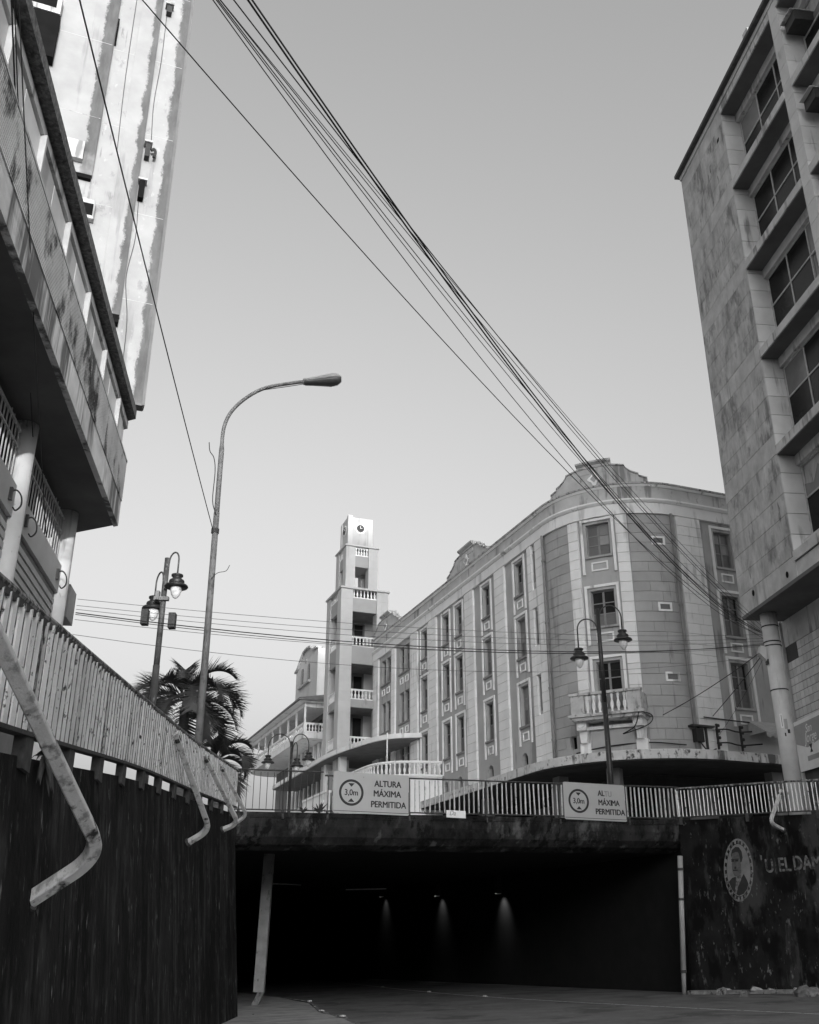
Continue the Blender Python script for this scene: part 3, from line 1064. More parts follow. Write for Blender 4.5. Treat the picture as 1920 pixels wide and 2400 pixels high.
ndir = V((tdir.y, -tdir.x, 0.085)).normalized()
for s, px, py, hpx in (("'", 1786, 2022, 26), ('U', 1804, 2031, 29), ('EL', 1839, 2028, 29), ('DAMA', 1903, 2023, 30)):
    p = mural_pt(px, py, .02)
    size = hpx / FPX * 34 * 1.36
    Mx = Matrix(((tdir.x, -ndir.x, 0, p.x), (tdir.y, -ndir.y, 0, p.y), (tdir.z, -ndir.z, 1, p.z), (0, 0, 0, 1)))
    text_obj('letters', s, Mx, size, M_letters, lets, .016, .66, ext=.001)

# ------------------------------------------------------------------ hotel: long front, rounded corner, right front as one path
HS = V((7.3, 47.0))
HR = 4.7
U0 = 0.85                                   # where the curve begins (distance along the long front)
HC = HS + A * U0 + B * HR
ULEN = HR * math.pi / 2
U1 = U0 - ULEN


def hpath(u):
    """point on the hotel front and its outward normal"""
    if u >= U0:
        return HS + A * u, -B
    if u >= U1:
        ph = (U0 - u) / HR
        n = -B * math.cos(ph) - A * math.sin(ph)
        return HC + n * HR, n
    return HC - A * HR + B * (U1 - u), -A


def hp(u, o, z):
    p, n = hpath(u)
    p = p + n * o
    return V((p.x, p.y, z))


def hframe(u):
    p, n = hpath(u)
    return Frame(p, n)


def uph(deg):
    return U0 - HR * math.radians(deg)


def urange(a, b, step=0.45):
    n = max(1, int(math.ceil(abs(b - a) / step)))
    return [a + (b - a) * k / n for k in range(n + 1)]


def ugrid(a, b):
    """fine steps on the curve, coarse on straight parts; a < b"""
    cuts = sorted({a, b} | {c for c in (U0, U1) if a < c < b})
    out = []
    for p, q in zip(cuts[:-1], cuts[1:]):
        curved = p >= U1 - 1e-6 and q <= U0 + 1e-6
        out += urange(p, q, 0.4 if curved else 50)[:-1]
    return out + [b]


def grid_wall(mb, us, zs, holes, f, depth, o=0.0):
    us = sorted(set(us) | {h[0] for h in holes} | {h[1] for h in holes})
    zs = sorted(set(zs) | {h[2] for h in holes} | {h[3] for h in holes})
    for a, b in zip(us[:-1], us[1:]):
        for c, d in zip(zs[:-1], zs[1:]):
            mu, mz_ = (a + b) / 2, (c + d) / 2
            if any(h[0] < mu < h[1] and h[2] < mz_ < h[3] for h in holes):
                continue
            mb.quad(f(a, o, c), f(b, o, c), f(b, o, d), f(a, o, d))
    for h in holes:
        hu = [u for u in us if h[0] - 1e-6 <= u <= h[1] + 1e-6]
        for a, b in zip(hu[:-1], hu[1:]):
            mb.quad(f(a, o, h[2]), f(b, o, h[2]), f(b, o - depth, h[2]), f(a, o - depth, h[2]))
            mb.quad(f(a, o, h[3]), f(b, o, h[3]), f(b, o - depth, h[3]), f(a, o - depth, h[3]))
        for u in (h[0], h[1]):
            mb.quad(f(u, o, h[2]), f(u, o, h[3]), f(u, o - depth, h[3]), f(u, o - depth, h[2]))


def sweep(mb, us, prof, f):
    """closed profile of (o, z) carried along the path"""
    n = len(prof)
    rings = [[f(u, o, z) for o, z in prof] for u in us]
    for a, b in zip(rings[:-1], rings[1:]):
        for k in range(n):
            j = (k + 1) % n
            mb.quad(a[k], b[k], b[j], a[j])
    mb.quad(*rings[0])
    mb.quad(*rings[-1])


UE = U1 - 12.0
UT = 27.5
hotel = thing('corner_hotel', (11, 52, 5.2), 'four storey corner hotel with rounded front and scalloped parapets', 'building')

FL = [(18.66, 20.50), (15.22, 17.32), (11.66, 13.72)]
cols1 = [3.85, 8.0, 11.95, 13.95, 17.55]
pairs = [20.75, 21.75, 24.45, 25.45]
holes, wins = [], []
for c_ in cols1:
    for z0, z1 in FL:
        holes.append((c_ - .45, c_ + .45, z0, z1))
        wins.append((c_, .9, z0, z1, 'long'))
for c_ in pairs:
    for z0, z1 in FL:
        holes.append((c_ - .42, c_ + .42, z0, z1))
        wins.append((c_, .84, z0, z1, 'long'))
for z0, z1 in ((18.80, 20.50), (15.45, 17.2), (12.05, 13.75)):
    holes.append((1.75, 2.2, z0, z1))
uc = uph(42)
for z0, z1, k in ((18.86, 20.56, 'win'), (15.3, 17.1, 'win'), (11.35, 13.6, 'door')):
    holes.append((uc - .58, uc + .58, z0, z1))
    wins.append((uc, 1.16, z0, z1, 'corner_' + k))
for t in (2.75, 6.4, 10.0):
    for z0, z1 in ((18.5, 20.4), (15.0, 17.05), (11.55, 13.70)):
        u = U1 - t
        holes.append((u - .5, u + .5, z0, z1))
        wins.append((u, 1.0, z0, z1, 'right'))
arches = [(4.1, 9.72), (8.1, 9.72), (12.2, 9.72), (14.3, 9.72), (17.6, 9.72)]
for c_, z in arches:
    holes.append((c_ - .32, c_ + .32, z, z + .62))
holes.append((uph(16) - .22, uph(16) + .22, 9.75, 10.35))      # little square opening on the curve
mb = MB()
grid_wall(mb, ugrid(UE, UT), [8.86, 9.0, 20.85, 22.4], holes, hp, 0.32)
mb.build('front_wall', M_panel, hotel)
# backs, roof
mb = MB()
p0_, p1_ = hp(UT, 0, 0), hp(UE, 0, 0)
bk0, bk1 = p0_ + V((B.x, B.y, 0)) * 16, p1_ + V((A.x, A.y, 0)) * 34
for a, b in ((p0_, bk0), (bk0, bk1), (bk1, p1_)):
    mb.quad(V((a.x, a.y, 5)), V((b.x, b.y, 5)), V((b.x, b.y, 22)), V((a.x, a.y, 22)))
roof = [hp(u, -.1, 21.9) for u in reversed(ugrid(UE, UT))] + [V((bk1.x, bk1.y, 21.9)), V((bk0.x, bk0.y, 21.9))]
mb.quad(*roof)
mb.build('rear_wall_and_roof', M_panel, hotel)

# coursed stone blocks
BLK = {}


def block(name, u0, u1, z0, z1, out, m):
    """one block of a coursed strip; curved where the front curves"""
    uc_ = (u0 + u1) / 2
    curved = U1 + .05 < uc_ < U0 - .05
    wd, h = round(abs(u1 - u0), 3), round(z1 - z0, 3)
    key = (wd, h, curved, out, m.name)
    if key not in BLK:
        b = MB()
        gp = 0.006
        n = 4 if curved else 1
        xs = [-wd / 2 + gp + (wd - 2 * gp) * k / n for k in range(n + 1)]

        def lf(x, o, z):
            if not curved:
                return V((x, o, z))
            an = x / HR
            return V((math.sin(an) * (HR + o), math.cos(an) * (HR + o) - HR, z))
        ch = 0.012
        prof = [(-.02, gp), (out - ch, gp), (out, gp + ch), (out, h - gp - ch), (out - ch, h - gp), (-.02, h - gp)]
        sweep(b, xs, prof, lf)
        BLK[key] = b.mesh(name, m)
    fr = hframe(uc_)
    link(name, BLK[key], hotel, fr.M(0, 0, z0))


CZ0, NC = 9.35, 23
CH = (20.85 - CZ0) / NC
slits = ((18.80, 20.50), (15.45, 17.2), (12.05, 13.75))
strips = [(5.45, 6.70), (9.62, 10.85), (15.33, 16.60), (18.60, 19.85), (22.85, 23.55), (26.38, 27.45)]
for k in range(NC):
    z0, z1 = CZ0 + k * CH, CZ0 + (k + 1) * CH
    for a, b in strips:
        block('pilaster_stone', a, b, z0, z1, .13, M_light)
    block('pilaster_stone', 0.95, 1.75, z0, z1, .13, M_light)
    block('pilaster_stone', 2.2, 2.65, z0, z1, .13, M_light)
    if not any(z0 < s1 and z1 > s0 for s0, s1 in slits):
        block('pilaster_stone', 1.75, 2.2, z0, z1, .13, M_light)
    if z1 > 10.0:
        block('pilaster_stone', uph(30), uph(23), z0, z1, .10, M_light)
        block('pilaster_stone', uph(60), uph(53), z0, z1, .10, M_light)
    # right front strip
    u_ = U1 + .05
    block('pilaster_stone', u_ - 1.45, u_ - (.75 if k % 2 else .95), z0, z1, .13, M_light)
    block('pilaster_stone', u_ - (.75 if k % 2 else .95), u_ - .02, z0, z1, .13, M_light)
    # grey curved panels, joints broken from course to course
    br = 10 if k % 2 else 15
    for a, b in ((1.5, br), (br, 22.6)):
        if k in (0, 1) and a < 16 < b:
            continue
        block('wall_stone', uph(b), uph(a), z0, z1, .035, M_mid)
    br = 70 if k % 2 else 77
    for a, b in ((60.6, br), (br, 88.5)):
        block('wall_stone', uph(b), uph(a), z0, z1, .035, M_mid)

# cornice, parapet
us = ugrid(UE, UT)
mb = MB()
sweep(mb, us, [(-.05, 20.86), (.15, 20.86), (.15, 21.42), (-.05, 21.42)], hp)
mb.build('frieze', M_light, hotel)
mb = MB()
sweep(mb, us, [(-.05, 21.425), (.20, 21.425), (.30, 21.52), (.30, 21.60), (.05, 21.66), (-.05, 21.66)], hp)
mb.build('cornice', M_white, hotel)
mb = MB()
sweep(mb, us, [(-.25, 21.67), (.04, 21.67), (.04, 22.33), (-.25, 22.33)], hp)
mb.build('parapet', M_parapet, hotel)
mb = MB()
sweep(mb, us, [(-.32, 22.44), (.22, 22.44), (.22, 22.53), (-.32, 22.53)], hp)
mb.build('coping', M_coping, hotel)
mb = MB()
sweep(mb, us, [(-.3, 22.335), (.10, 22.335), (.17, 22.435), (-.3, 22.435)], hp)
mb.build('coping_moulding', M_white, hotel)


def pediment(uc_, half, top, parent):
    prof = [(1.0, 22.55), (1.0, 22.80), (.84, 22.92), (.84, 23.05), (.74, 23.14), (.66, 23.28), (.60, 23.44), (.58, 23.60), (.45, 23.66), (.36, 23.70)]
    prof = [(x, 22.55 + (z - 22.55) * (top - 22.55) / 1.35) for x, z in prof]
    fu = [(-x, z) for x, z in prof] + [(x, z) for x, z in reversed(prof)]
    mb = MB()
    cap = MB()
    for (x0, z0), (x1, z1) in zip(fu[:-1], fu[1:]):
        if abs(x1 - x0) < 1e-6:
            x1 += 1e-4
        n = max(1, int(abs(x1 - x0) * half / .4))
        for k in range(n):
            ua, ub = uc_ + half * (x0 + (x1 - x0) * k / n), uc_ + half * (x0 + (x1 - x0) * (k + 1) / n)
            za, zb = z0 + (z1 - z0) * k / n, z0 + (z1 - z0) * (k + 1) / n
            mb.hexa([hp(ua, .07, 21.67), hp(ub, .07, 21.67), hp(ub, -.30, 21.67), hp(ua, -.30, 21.67)],
                    [hp(ua, .07, za), hp(ub, .07, zb), hp(ub, -.30, zb), hp(ua, -.30, za)])
            cap.hexa([hp(ua, .13, za), hp(ub, .13, zb), hp(ub, -.36, zb), hp(ua, -.36, za)],
                     [hp(ua, .13, za + .07), hp(ub, .13, zb + .07), hp(ub, -.36, zb + .07), hp(ua, -.36, za + .07)])
    pd = mb.build('pediment', M_parapet, parent)
    cap.build('capping', M_coping, pd)
    mb = MB()
    zt = prof[-1][1]
    uu = urange(uc_ - half * .34, uc_ + half * .34, .4)
    sweep(mb, uu, [(-.3, zt - .3), (.09, zt - .3), (.09, zt + .16), (.24, zt + .26), (.24, zt + .36), (-.45, zt + .36), (-.45, zt - .3)], hp)
    mb.build('crown_block', M_parapet, pd)
    # diamond medallion
    zc = 22.95
    fr = hframe(uc_)
    dm = MB()
    n = 16
    pts = []
    for k in range(n):
        an = 2 * math.pi * k / n
        r_ = (.36 if k % 4 == 0 else (.21 if k % 2 == 0 else .27))
        pts.append((math.cos(an) * r_, zc + math.sin(an) * r_ * 1.15))
    dm.prism(pts, .075, .115, fr)
    dm.build('medallion', M_white, pd)
    MB().prism([(-.17, zc), (0, zc - .2), (.17, zc), (0, zc + .2)], .118, .16, fr).build('medallion_centre', M_coping, pd)


pediment(uph(43), HR * math.radians(31.5), 23.75, hotel)
pediment(10.45, 2.95, 23.72, hotel)
pediment(25.0, 2.8, 23.75, hotel)
# chimney stub on the right roof
MB().box(-.5, .5, -1.6, -.8, 22.4, 23.0, hframe(U1 - .2)).build('roof_stub', M_coping, hotel)

# windows
WM = {}


def window_meshes(wd, h, kind):
    key = (round(wd, 2), round(h, 2), kind)
    if key in WM:
        return WM[key]
    d0, d1 = -.26, -.19
    fr = MB()
    b = .06
    x0, x1 = -wd / 2 + .005, wd / 2 - .005
    fr.box(x0, x0 + b, d0, d1, .005, h - .005)
    fr.box(x1 - b, x1, d0, d1, .005, h - .005)
    fr.box(x0 + b, x1 - b, d0, d1, h - .005 - b, h - .005)
    fr.box(x0 + b, x1 - b, d0, d1, .005, .005 + b)
    fr.box(-.05, .05, d0, d1 + .01, b + .005, h - b - .005)
    hz = [h * .36, h * .66] if kind.startswith('corner') else [h * .42, h * .7]
    for z in hz:
        for a, c in ((x0 + b, -.05), (.05, x1 - b)):
            fr.box(a, c, d0 + .01, d1 - .005, z - .025, z + .025)
    panes = []
    zs = [b] + hz + [h - b]
    for a, c in ((x0 + b, -.05), (.05, x1 - b)):
        for k in range(3):
            mbp = MB().box(a, c, d0 + .03, d0 + .042, zs[k], zs[k + 1])
            panes.append((k, mbp))
    out = {'frame': fr.mesh('window', M_frame)}
    out['panes'] = [(k, p) for k, p in panes]
    out['pm'] = {}
    sl = MB().box(-wd / 2 - .10, wd / 2 + .10, -.02, .10, -.11, -.01)
    out['sill'] = sl.mesh('sill', M_frame if kind == 'long' else M_mid)
    sr = MB()
    lo = -.95 if kind == 'long' else -.9
    if kind == 'corner_door':
        lo = 0.0
    t = .13
    g_ = .14
    X = wd / 2 + g_
    sr.box(-X - t, -X, .0, .06, lo, h + g_ - .001)
    sr.box(X, X + t, .0, .06, lo, h + g_ - .001)
    sr.box(-X - t, X + t, .0, .065, h + g_, h + g_ + t)
    out['surround'] = sr.mesh('surround', M_white)
    ap = MB()
    aw, az0, az1, at_ = wd / 2 * .72, -.78, -.32, .075
    ap.box(-aw, aw, 0, .045, az0, az0 + at_)
    ap.box(-aw, aw, 0, .045, az1 - at_, az1)
    ap.box(-aw, -aw + at_, 0, .045, az0 + at_, az1 - at_)
    ap.box(aw - at_, aw, 0, .045, az0 + at_, az1 - at_)
    out['apron'] = ap.mesh('apron_panel', M_white)
    WM[key] = out
    return out


for wi, (u, wd, z0, z1, kind) in enumerate(wins):
    ms = window_meshes(wd, z1 - z0, kind)
    M_ = hframe(u).M(0, 0, z0)
    wo = link('window', ms['frame'], hotel, M_)
    closed = random.random() < .3 if kind == 'long' else (z0 > 18)
    for pi, (k, pmb) in enumerate(ms['panes']):
        m = M_shutter if k == 0 else (M_glassgrey if (closed or (kind == 'right' and z0 > 18)) else M_glass)
        kk_ = (pi, m.name)
        if kk_ not in ms['pm']:
            ms['pm'][kk_] = pmb.mesh('pane', m)
        link('shutter' if k == 0 else 'pane', ms['pm'][kk_], wo, M_)
    if kind != 'corner_door':
        link('sill', ms['sill'], wo, M_)
        if not (kind == 'long' and u > 20):
            link('apron_panel', ms['apron'], wo, M_)
        elif kind == 'long':
            link('apron_panel', ms['apron'], wo, M_)
    if not (kind == 'long' and u > 20):
        link('surround', ms['surround'], wo, M_)
# dark reveals behind slits, arches
for z0, z1 in slits:
    MB().box(-.225, .225, -.30, -.28, z0, z1, hframe(1.975)).build('slit_window', M_glass, hotel)
for c_, z in arches:
    fr = hframe(c_)
    a_ = MB()
    pts = [(-.31, z + .01), (.31, z + .01)] + [(.31 * math.cos(math.radians(an)), z + .30 + .31 * math.sin(math.radians(an))) for an in range(0, 181, 20)]
    a_.prism(pts, -.28, -.25, fr)
    wo = a_.build('arched_window', M_glass, hotel)
    # arch head filling the square corners
    for sg in (-1, 1):
        cpts = [(sg * .325, z + .30), (sg * .325, z + .625), (0, z + .625)] + [(sg * .32 * math.cos(math.radians(an)), z + .30 + .31 * math.sin(math.radians(an))) for an in range(90, -1, -15)]
        MB().prism(cpts, -.2, .004, fr).build('arch_spandrel', M_panel, wo)
    MB().box(-.02, .02, -.25, -.22, z + .02, z + .6, fr).build('glazing_bar', M_frame, wo)
MB().box(-.22, .22, -.30, -.28, 9.75, 10.35, hframe(uph(16))).build('small_opening', M_dark, hotel)
# small framed plaques high on the right of the curve
for z in (19.45, 16.08, 12.72):
    fr = hframe(uph(77.3))
    p_ = MB()
    for a, b, c, d in ((-.34, .34, z - .22, z - .13), (-.34, .34, z + .13, z + .22), (-.34, -.24, z - .13, z + .13), (.24, .34, z - .13, z + .13)):
        p_.box(a, b, .03, .085, c, d, fr)
    pl = p_.build('vent_frame', M_white, hotel)
    MB().box(-.24, .24, .02, .05, z - .13, z + .13, fr).build('vent_grille', M_shutter, pl)

# downpipes at both ends of the curve
for u, lab in ((U0 - .0, 'a'), (U1 + .28, 'b')):
    fr = hframe(u)
    pth = [fr(0, .14, z) for z in (20.9, 17, 13.5, 10.8, 9.1)]
    dp_ = MB().tube(pth, .075, 8).build('downpipe', M_pipe, hotel, True)
    for z in (19.5, 16.2, 12.9, 10.4):
        MB().tube([fr(0, .14, z - .05), fr(0, .14, z + .05)], .1, 8).build('pipe_collar', M_pipe, dp_)

# corner balcony
balc = None
fr = Frame(HC - (B * math.cos(math.radians(42)) + A * math.sin(math.radians(42))) * HR, -(B * math.cos(math.radians(42)) + A * math.sin(math.radians(42))))
FW, FO = 1.62, 0.95
mb = MB()
mb.box(-FW - .12, FW + .12, -.3, FO + .12, 10.88, 11.0, fr)
mb.box(-FW, FW, -.3, FO, 10.74, 10.878, fr)
M_balc = mat('weathered_balcony', 0.50, var=0.25, scale=2.2, spots=(0.12, 3.5, 0.62), streak=(0.2, 3, 0.62), bump=0.3)
balc = mb.build('balcony', M_balc, hotel)
for sx in (-1, 1):
    a, b = sorted((sx * FW, sx * (FW - .62)))
    MB().box(a, b, FO - .16, FO + .02, 11.002, 11.86, fr).build('pedestal', M_balc, balc)
    a, b = sorted((sx * FW, sx * (FW - .16)))
    MB().box(a, b, -.3, FO - .162, 11.002, 11.86, fr).build('side_wall', M_balc, balc)
MB().box(-FW - .06, FW + .06, FO - .22, FO + .08, 11.862, 11.98, fr).build('handrail', M_balc, balc)
BALU = MB().lathe([(.055, 0), (.055, .08), (.035, .1), (.075, .26), (.07, .36), (.03, .5), (.045, .62), (.055, .66), (.055, .74)], n=10)
balu_me = BALU.mesh('baluster', M_white, True)
for k in range(7):
    x = -FW + .62 + (k + .5) * (2 * FW - 1.24) / 7
    link('baluster', balu_me, balc, fr.M(x, FO - .07, 11.0) @ Matrix.Diagonal((1.15, 1.15, 1.16, 1)))
MB().box(-FW + .3, FW - .3, -.3, .30, 10.42, 10.56, fr).build('lower_moulding', M_white, balc)
for sx in (-1, 1):
    x = sx * (FW - .32)
    bk_ = MB()
    bk_.box(x - .22, x + .22, -.2, .62, 10.38, 10.738, fr)
    bk_.prism([(x - .2, 10.37), (x + .2, 10.37), (x + .14, 9.85), (x - .14, 9.85)], -.2, .36, fr)
    bk_.build('bracket', M_light, balc)
    MB().prism([(x - .14, 10.56), (x, 10.42), (x + .14, 10.56), (x, 10.70)], .62, .68, fr).build('bracket_stud', M_white, balc)
    MB().box(x - .26, x + .26, -.25, .14, 9.3, 9.85, fr).build('bracket_pier', M_light, balc)
# flat wall below the balcony
MB().box(-FW + .6, FW - .6, -.3, .12, 9.3, 10.4, fr).build('apron_wall', M_panel, balc)

# street canopy around the corner
mb = MB()
cu = ugrid(UE, 20.2)


def cpt(u, o, z):
    return hp(u, o, z)


sweep(mb, cu, [(-.1, 8.86), (1.42, 8.80), (1.42, 9.18), (1.32, 9.22), (-.1, 9.30)], hp)
can = mb.build('street_canopy', mat('stained_canopy_edge', 0.60, var=0.2, scale=1.5, streak=(0.12, 2.6, 0.62), spots=(0.07, 4.0, 0.64)), hotel)
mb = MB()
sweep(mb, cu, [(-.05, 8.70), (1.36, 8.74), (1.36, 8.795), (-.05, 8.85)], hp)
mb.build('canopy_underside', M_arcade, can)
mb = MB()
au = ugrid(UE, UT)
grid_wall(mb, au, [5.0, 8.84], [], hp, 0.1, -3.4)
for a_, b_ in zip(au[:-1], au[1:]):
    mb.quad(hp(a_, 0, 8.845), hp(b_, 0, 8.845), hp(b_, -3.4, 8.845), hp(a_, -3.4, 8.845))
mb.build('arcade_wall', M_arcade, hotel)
# shopfront below: piers and dark openings
for k, u in enumerate([17, 9, 1, uph(40), U1 - 4]):
    MB().box(-.3, .3, -.45, .06, 5.0, 8.69, hframe(u)).build('shop_pier', M_canopy_under, hotel)
for k, u in enumerate([17.5, 14.5, 11.5, 8.5, 5.5, 2.5, uph(45), U1 - 2.3, U1 - 6]):
    MB().box(-.8, .8, -3.38, -3.3, 5.0, 8.3, hframe(u)).build('shop_shutter', M_canopy_under if k % 2 else M_dark, hotel)

# terrace with balustrade on the canopy near the tower
ter = thing('terrace', hp(17, 1.5, 9.3), 'small curved terrace with white balustrade under the hotel entrance canopy', 'terrace')
tp = [hp(14.6, .1, 0), hp(14.9, 1.6, 0), hp(15.6, 2.9, 0), hp(17.0, 3.7, 0), hp(19.5, 3.9, 0), hp(24.0, 3.9, 0)]
tc = catmull([(p.x, p.y, 0) for p in tp], 5)
TZ = 10.62
mb = MB()
for a, b in zip(tc[:-1], tc[1:]):
    mb.quad(a + V((0, 0, 8.2)), b + V((0, 0, 8.2)), b + V((0, 0, TZ)), a + V((0, 0, TZ)))
fl = [p + V((0, 0, TZ)) for p in tc] + [hp(24, .02, TZ), hp(14.6, .02, TZ)]
mb.quad(*fl)
mb.build('floor', M_light, ter)
mb = MB()
mb.tube([p + V((0, 0, TZ + .86)) for p in tc], .09, 8)
mb.tube([p + V((0, 0, TZ + .06)) for p in tc], .09, 8)
mb.build('handrail', M_white, ter)
acc = 0
for a, b in zip(tc[:-1], tc[1:]):
    L_ = (b - a).length
    n = max(1, int(round(L_ / .26)))
    for k in range(n):
        p = a.lerp(b, (k + .5) / n)
        link('baluster', balu_me, ter, Matrix.Translation(p + V((0, 0, TZ + .1))) @ Matrix.Diagonal((1, 1, .96, 1)))
fpx = hp(17.4, 2.6, 0)
fp = MB().tube([V((fpx.x, fpx.y, TZ)), V((fpx.x, fpx.y, 13.6))], .045, 8).build('flag_pole', M_white)
tag(fp, 'slim white pole standing on the hotel terrace', 'pole')

# entrance canopy sweeping round the tower foot
ec = catmull([tuple(hp(s_, o_, 0)) for s_, o_ in ((18.1, .06), (18.7, 1.15), (19.4, 1.85), (20.8, 2.45), (24, 3.1), (27.5, 3.5), (32, 3.5), (38, 3.45), (44, 3.4))], 5)
inn = [hp(18.1 + (44 - 18.1) * k / (len(ec) - 1), -.3, 0) for k in range(len(ec))]
ecan = thing('entrance_canopy', hp(24, 2, 13.5), 'thin curved concrete canopy around the foot of the clock tower', 'canopy')
mb = MB()
for k in range(len(ec) - 1):
    a, b, c, d = ec[k], ec[k + 1], inn[k + 1], inn[k]
    z0, z1 = V((0, 0, 13.62)), V((0, 0, 13.92))
    mb.hexa([a + z0, b + z0, c + z0, d + z0], [a + z1, b + z1, c + z1, d + z1])
mb.build('slab', M_light, ecan)
mb = MB()
for k in range(len(ec) - 1):
    a, b, c, d = ec[k].lerp(inn[k], .03), ec[k + 1].lerp(inn[k + 1], .03), inn[k + 1], inn[k]
    z0, z1 = V((0, 0, 13.56)), V((0, 0, 13.615))
    mb.hexa([a + z0, b + z0, c + z0, d + z0], [a + z1, b + z1, c + z1, d + z1])
mb.build('underside', M_canopy_under, ecan)

# ------------------------------------------------------------------ clock tower
TP = HS + A * 27.4
TF = Frame(TP, -A)            # d = -B : x grows to the left


def tf(t, l, z):              # t to the right along B, l backwards along A
    p = TP + B * t + A * l
    return V((p.x, p.y, z))


tow = thing('clock_tower', tf(-.9, 1.9, 5.2), 'tall stepped clock tower with open balconies at the end of the hotel', 'tower')
W0, W1, D0 = -2.8, 1.0, 3.8
PW = .93


def tbox(name, t0, t1, l0, l1, z0, z1, m, parent=tow):
    return MB().box(t0, t1, l0, l1, z0, z1, tf).build(name, m, parent)


# corner piers in coursed stones
for (a, b) in ((W0, W0 + PW), (W1 - PW, W1)):
    for (c, d) in ((0, PW), (D0 - PW, D0)):
        n = 27
        for k in range(n):
            z0 = 5.2 + (26.4 - 5.2) * k / n
            z1 = 5.2 + (26.4 - 5.2) * (k + 1) / n
            if z1 < 9:
                continue
            tbox('pier_stone', a, b, c, d, z0 + .006, z1 - .006, M_tower)
        tbox('pier', a + .012, b - .012, c + .012, d - .012, 5.0, 26.4, M_tower)
IN0, IN1 = W0 + PW, W1 - PW
levels = [(25.76, 24.69), (21.97, 20.64), (17.97, 17.39), (14.5, 13.95)]


def tower_balustrade(z0, z1, n, t0, t1, l0, l1, par, rail=True):
    """balustrade strip set between piers along t (front/back) or l (sides)"""
    grp = MB().box(t0, t1, l0, l1, z1 - .10, z1, tf).build('balcony_rail', M_white, par)
    MB().box(t0, t1, l0, l1, z0, z0 + .08, tf).build('base_rail', M_white, grp)
    sc_ = (z1 - z0 - .18) / .74
    for k in range(n):
        f_ = (k + .5) / n
        if (t1 - t0) > (l1 - l0):
            p = tf(t0 + (t1 - t0) * f_, (l0 + l1) / 2, z0 + .08)
        else:
            p = tf((t0 + t1) / 2, l0 + (l1 - l0) * f_, z0 + .08)
        link('baluster', balu_me, grp, Matrix.Translation(p) @ Matrix.Diagonal((1.1, 1.1, sc_, 1)))


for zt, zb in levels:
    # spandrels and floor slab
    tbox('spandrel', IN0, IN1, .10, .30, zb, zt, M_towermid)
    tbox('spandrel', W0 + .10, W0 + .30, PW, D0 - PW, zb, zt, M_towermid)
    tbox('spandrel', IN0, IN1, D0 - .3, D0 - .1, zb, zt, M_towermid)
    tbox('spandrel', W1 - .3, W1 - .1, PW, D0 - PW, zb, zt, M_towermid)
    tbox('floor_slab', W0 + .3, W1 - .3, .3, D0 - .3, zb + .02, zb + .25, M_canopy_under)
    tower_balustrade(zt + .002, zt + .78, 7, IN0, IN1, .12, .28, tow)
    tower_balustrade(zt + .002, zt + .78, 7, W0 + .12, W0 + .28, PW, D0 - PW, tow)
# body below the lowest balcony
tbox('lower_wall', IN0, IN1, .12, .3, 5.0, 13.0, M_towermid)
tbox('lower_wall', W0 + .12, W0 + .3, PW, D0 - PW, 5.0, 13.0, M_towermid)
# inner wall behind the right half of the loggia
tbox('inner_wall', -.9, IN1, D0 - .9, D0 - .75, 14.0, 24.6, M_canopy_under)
for z0, z1 in ((18.9, 20.4), (15.4, 17.2), (22.9, 24.5)):
    tbox('inner_door', -.75, -.1, D0 - .95, D0 - .905, z0, z1, M_glass)
# coping slabs
tbox('coping', W0 - .1, W1 + .1, -.1, D0 + .1, 26.42, 26.56, M_tower)
# second tier
a0, a1, l0, l1 = -2.37, .25, .45, 3.07
pw = .76
for (a, b) in ((a0, a0 + pw), (a1 - pw, a1)):
    for (c, d) in ((l0, l0 + pw), (l1 - pw, l1)):
        tbox('upper_pier', a, b, c, d, 26.565, 30.1, M_tower)
tbox('spandrel', a0 + pw, a1 - pw, l0 + .1, l0 + .25, 28.47, 29.38, M_towermid)
tbox('spandrel', a0 + .1, a0 + .25, l0 + pw, l1 - pw, 28.47, 29.38, M_towermid)
tbox('spandrel', a0 + pw, a1 - pw, l1 - .25, l1 - .1, 28.47, 29.38, M_towermid)
tbox('spandrel', a1 - .25, a1 - .1, l0 + pw, l1 - pw, 26.57, 29.38, M_towermid)
tbox('floor_slab', a0 + .25, a1 - .25, l0 + .25, l1 - .25, 28.5, 28.7, M_towermid)
tower_balustrade(29.39, 30.1, 5, a0 + pw, a1 - pw, l0 + .12, l0 + .25, tow)
tower_balustrade(29.39, 30.1, 5, a0 + .12, a0 + .25, l0 + pw, l1 - pw, tow)
tbox('balustrade_back', a0 + pw, a1 - pw, l0 + .6, l0 + .7, 28.72, 30.08, M_towermid)
tbox('coping', a0 - .09, a1 + .09, l0 - .09, l1 + .09, 30.11, 30.22, M_tower)
# clock tier
a0, a1, l0, l1 = -2.17, -.12, .75, 2.75
tbox('clock_stage', a0 + .04, a1 - .04, l0 + .05, l1 - .05, 30.225, 32.72, mat('clock_stage_shade', .46, var=.1, scale=1.0, streak=(.36, 3, .66)))  # shade on the stage painted in: darker than its pilasters
tbox('clock_stage_pilaster', a0, a0 + .38, l0, l0 + .38, 30.225, 32.86, M_tower)
tbox('clock_stage_pilaster', a1 - .38, a1, l0, l0 + .38, 30.225, 32.70, M_tower)
tbox('clock_stage_pilaster', a0, a0 + .38, l1 - .38, l1, 30.225, 32.6, M_tower)
tbox('clock_stage_step', a0 + .02, a0 + .36, l0 + .38, l0 + 1.1, 32.5, 32.74, M_tower)
MB().tube([tf(-1.6, 1.4, 32.7), tf(-1.6, 1.4, 33.15)], .015, 5).build('lightning_rod', M_pole, tow)


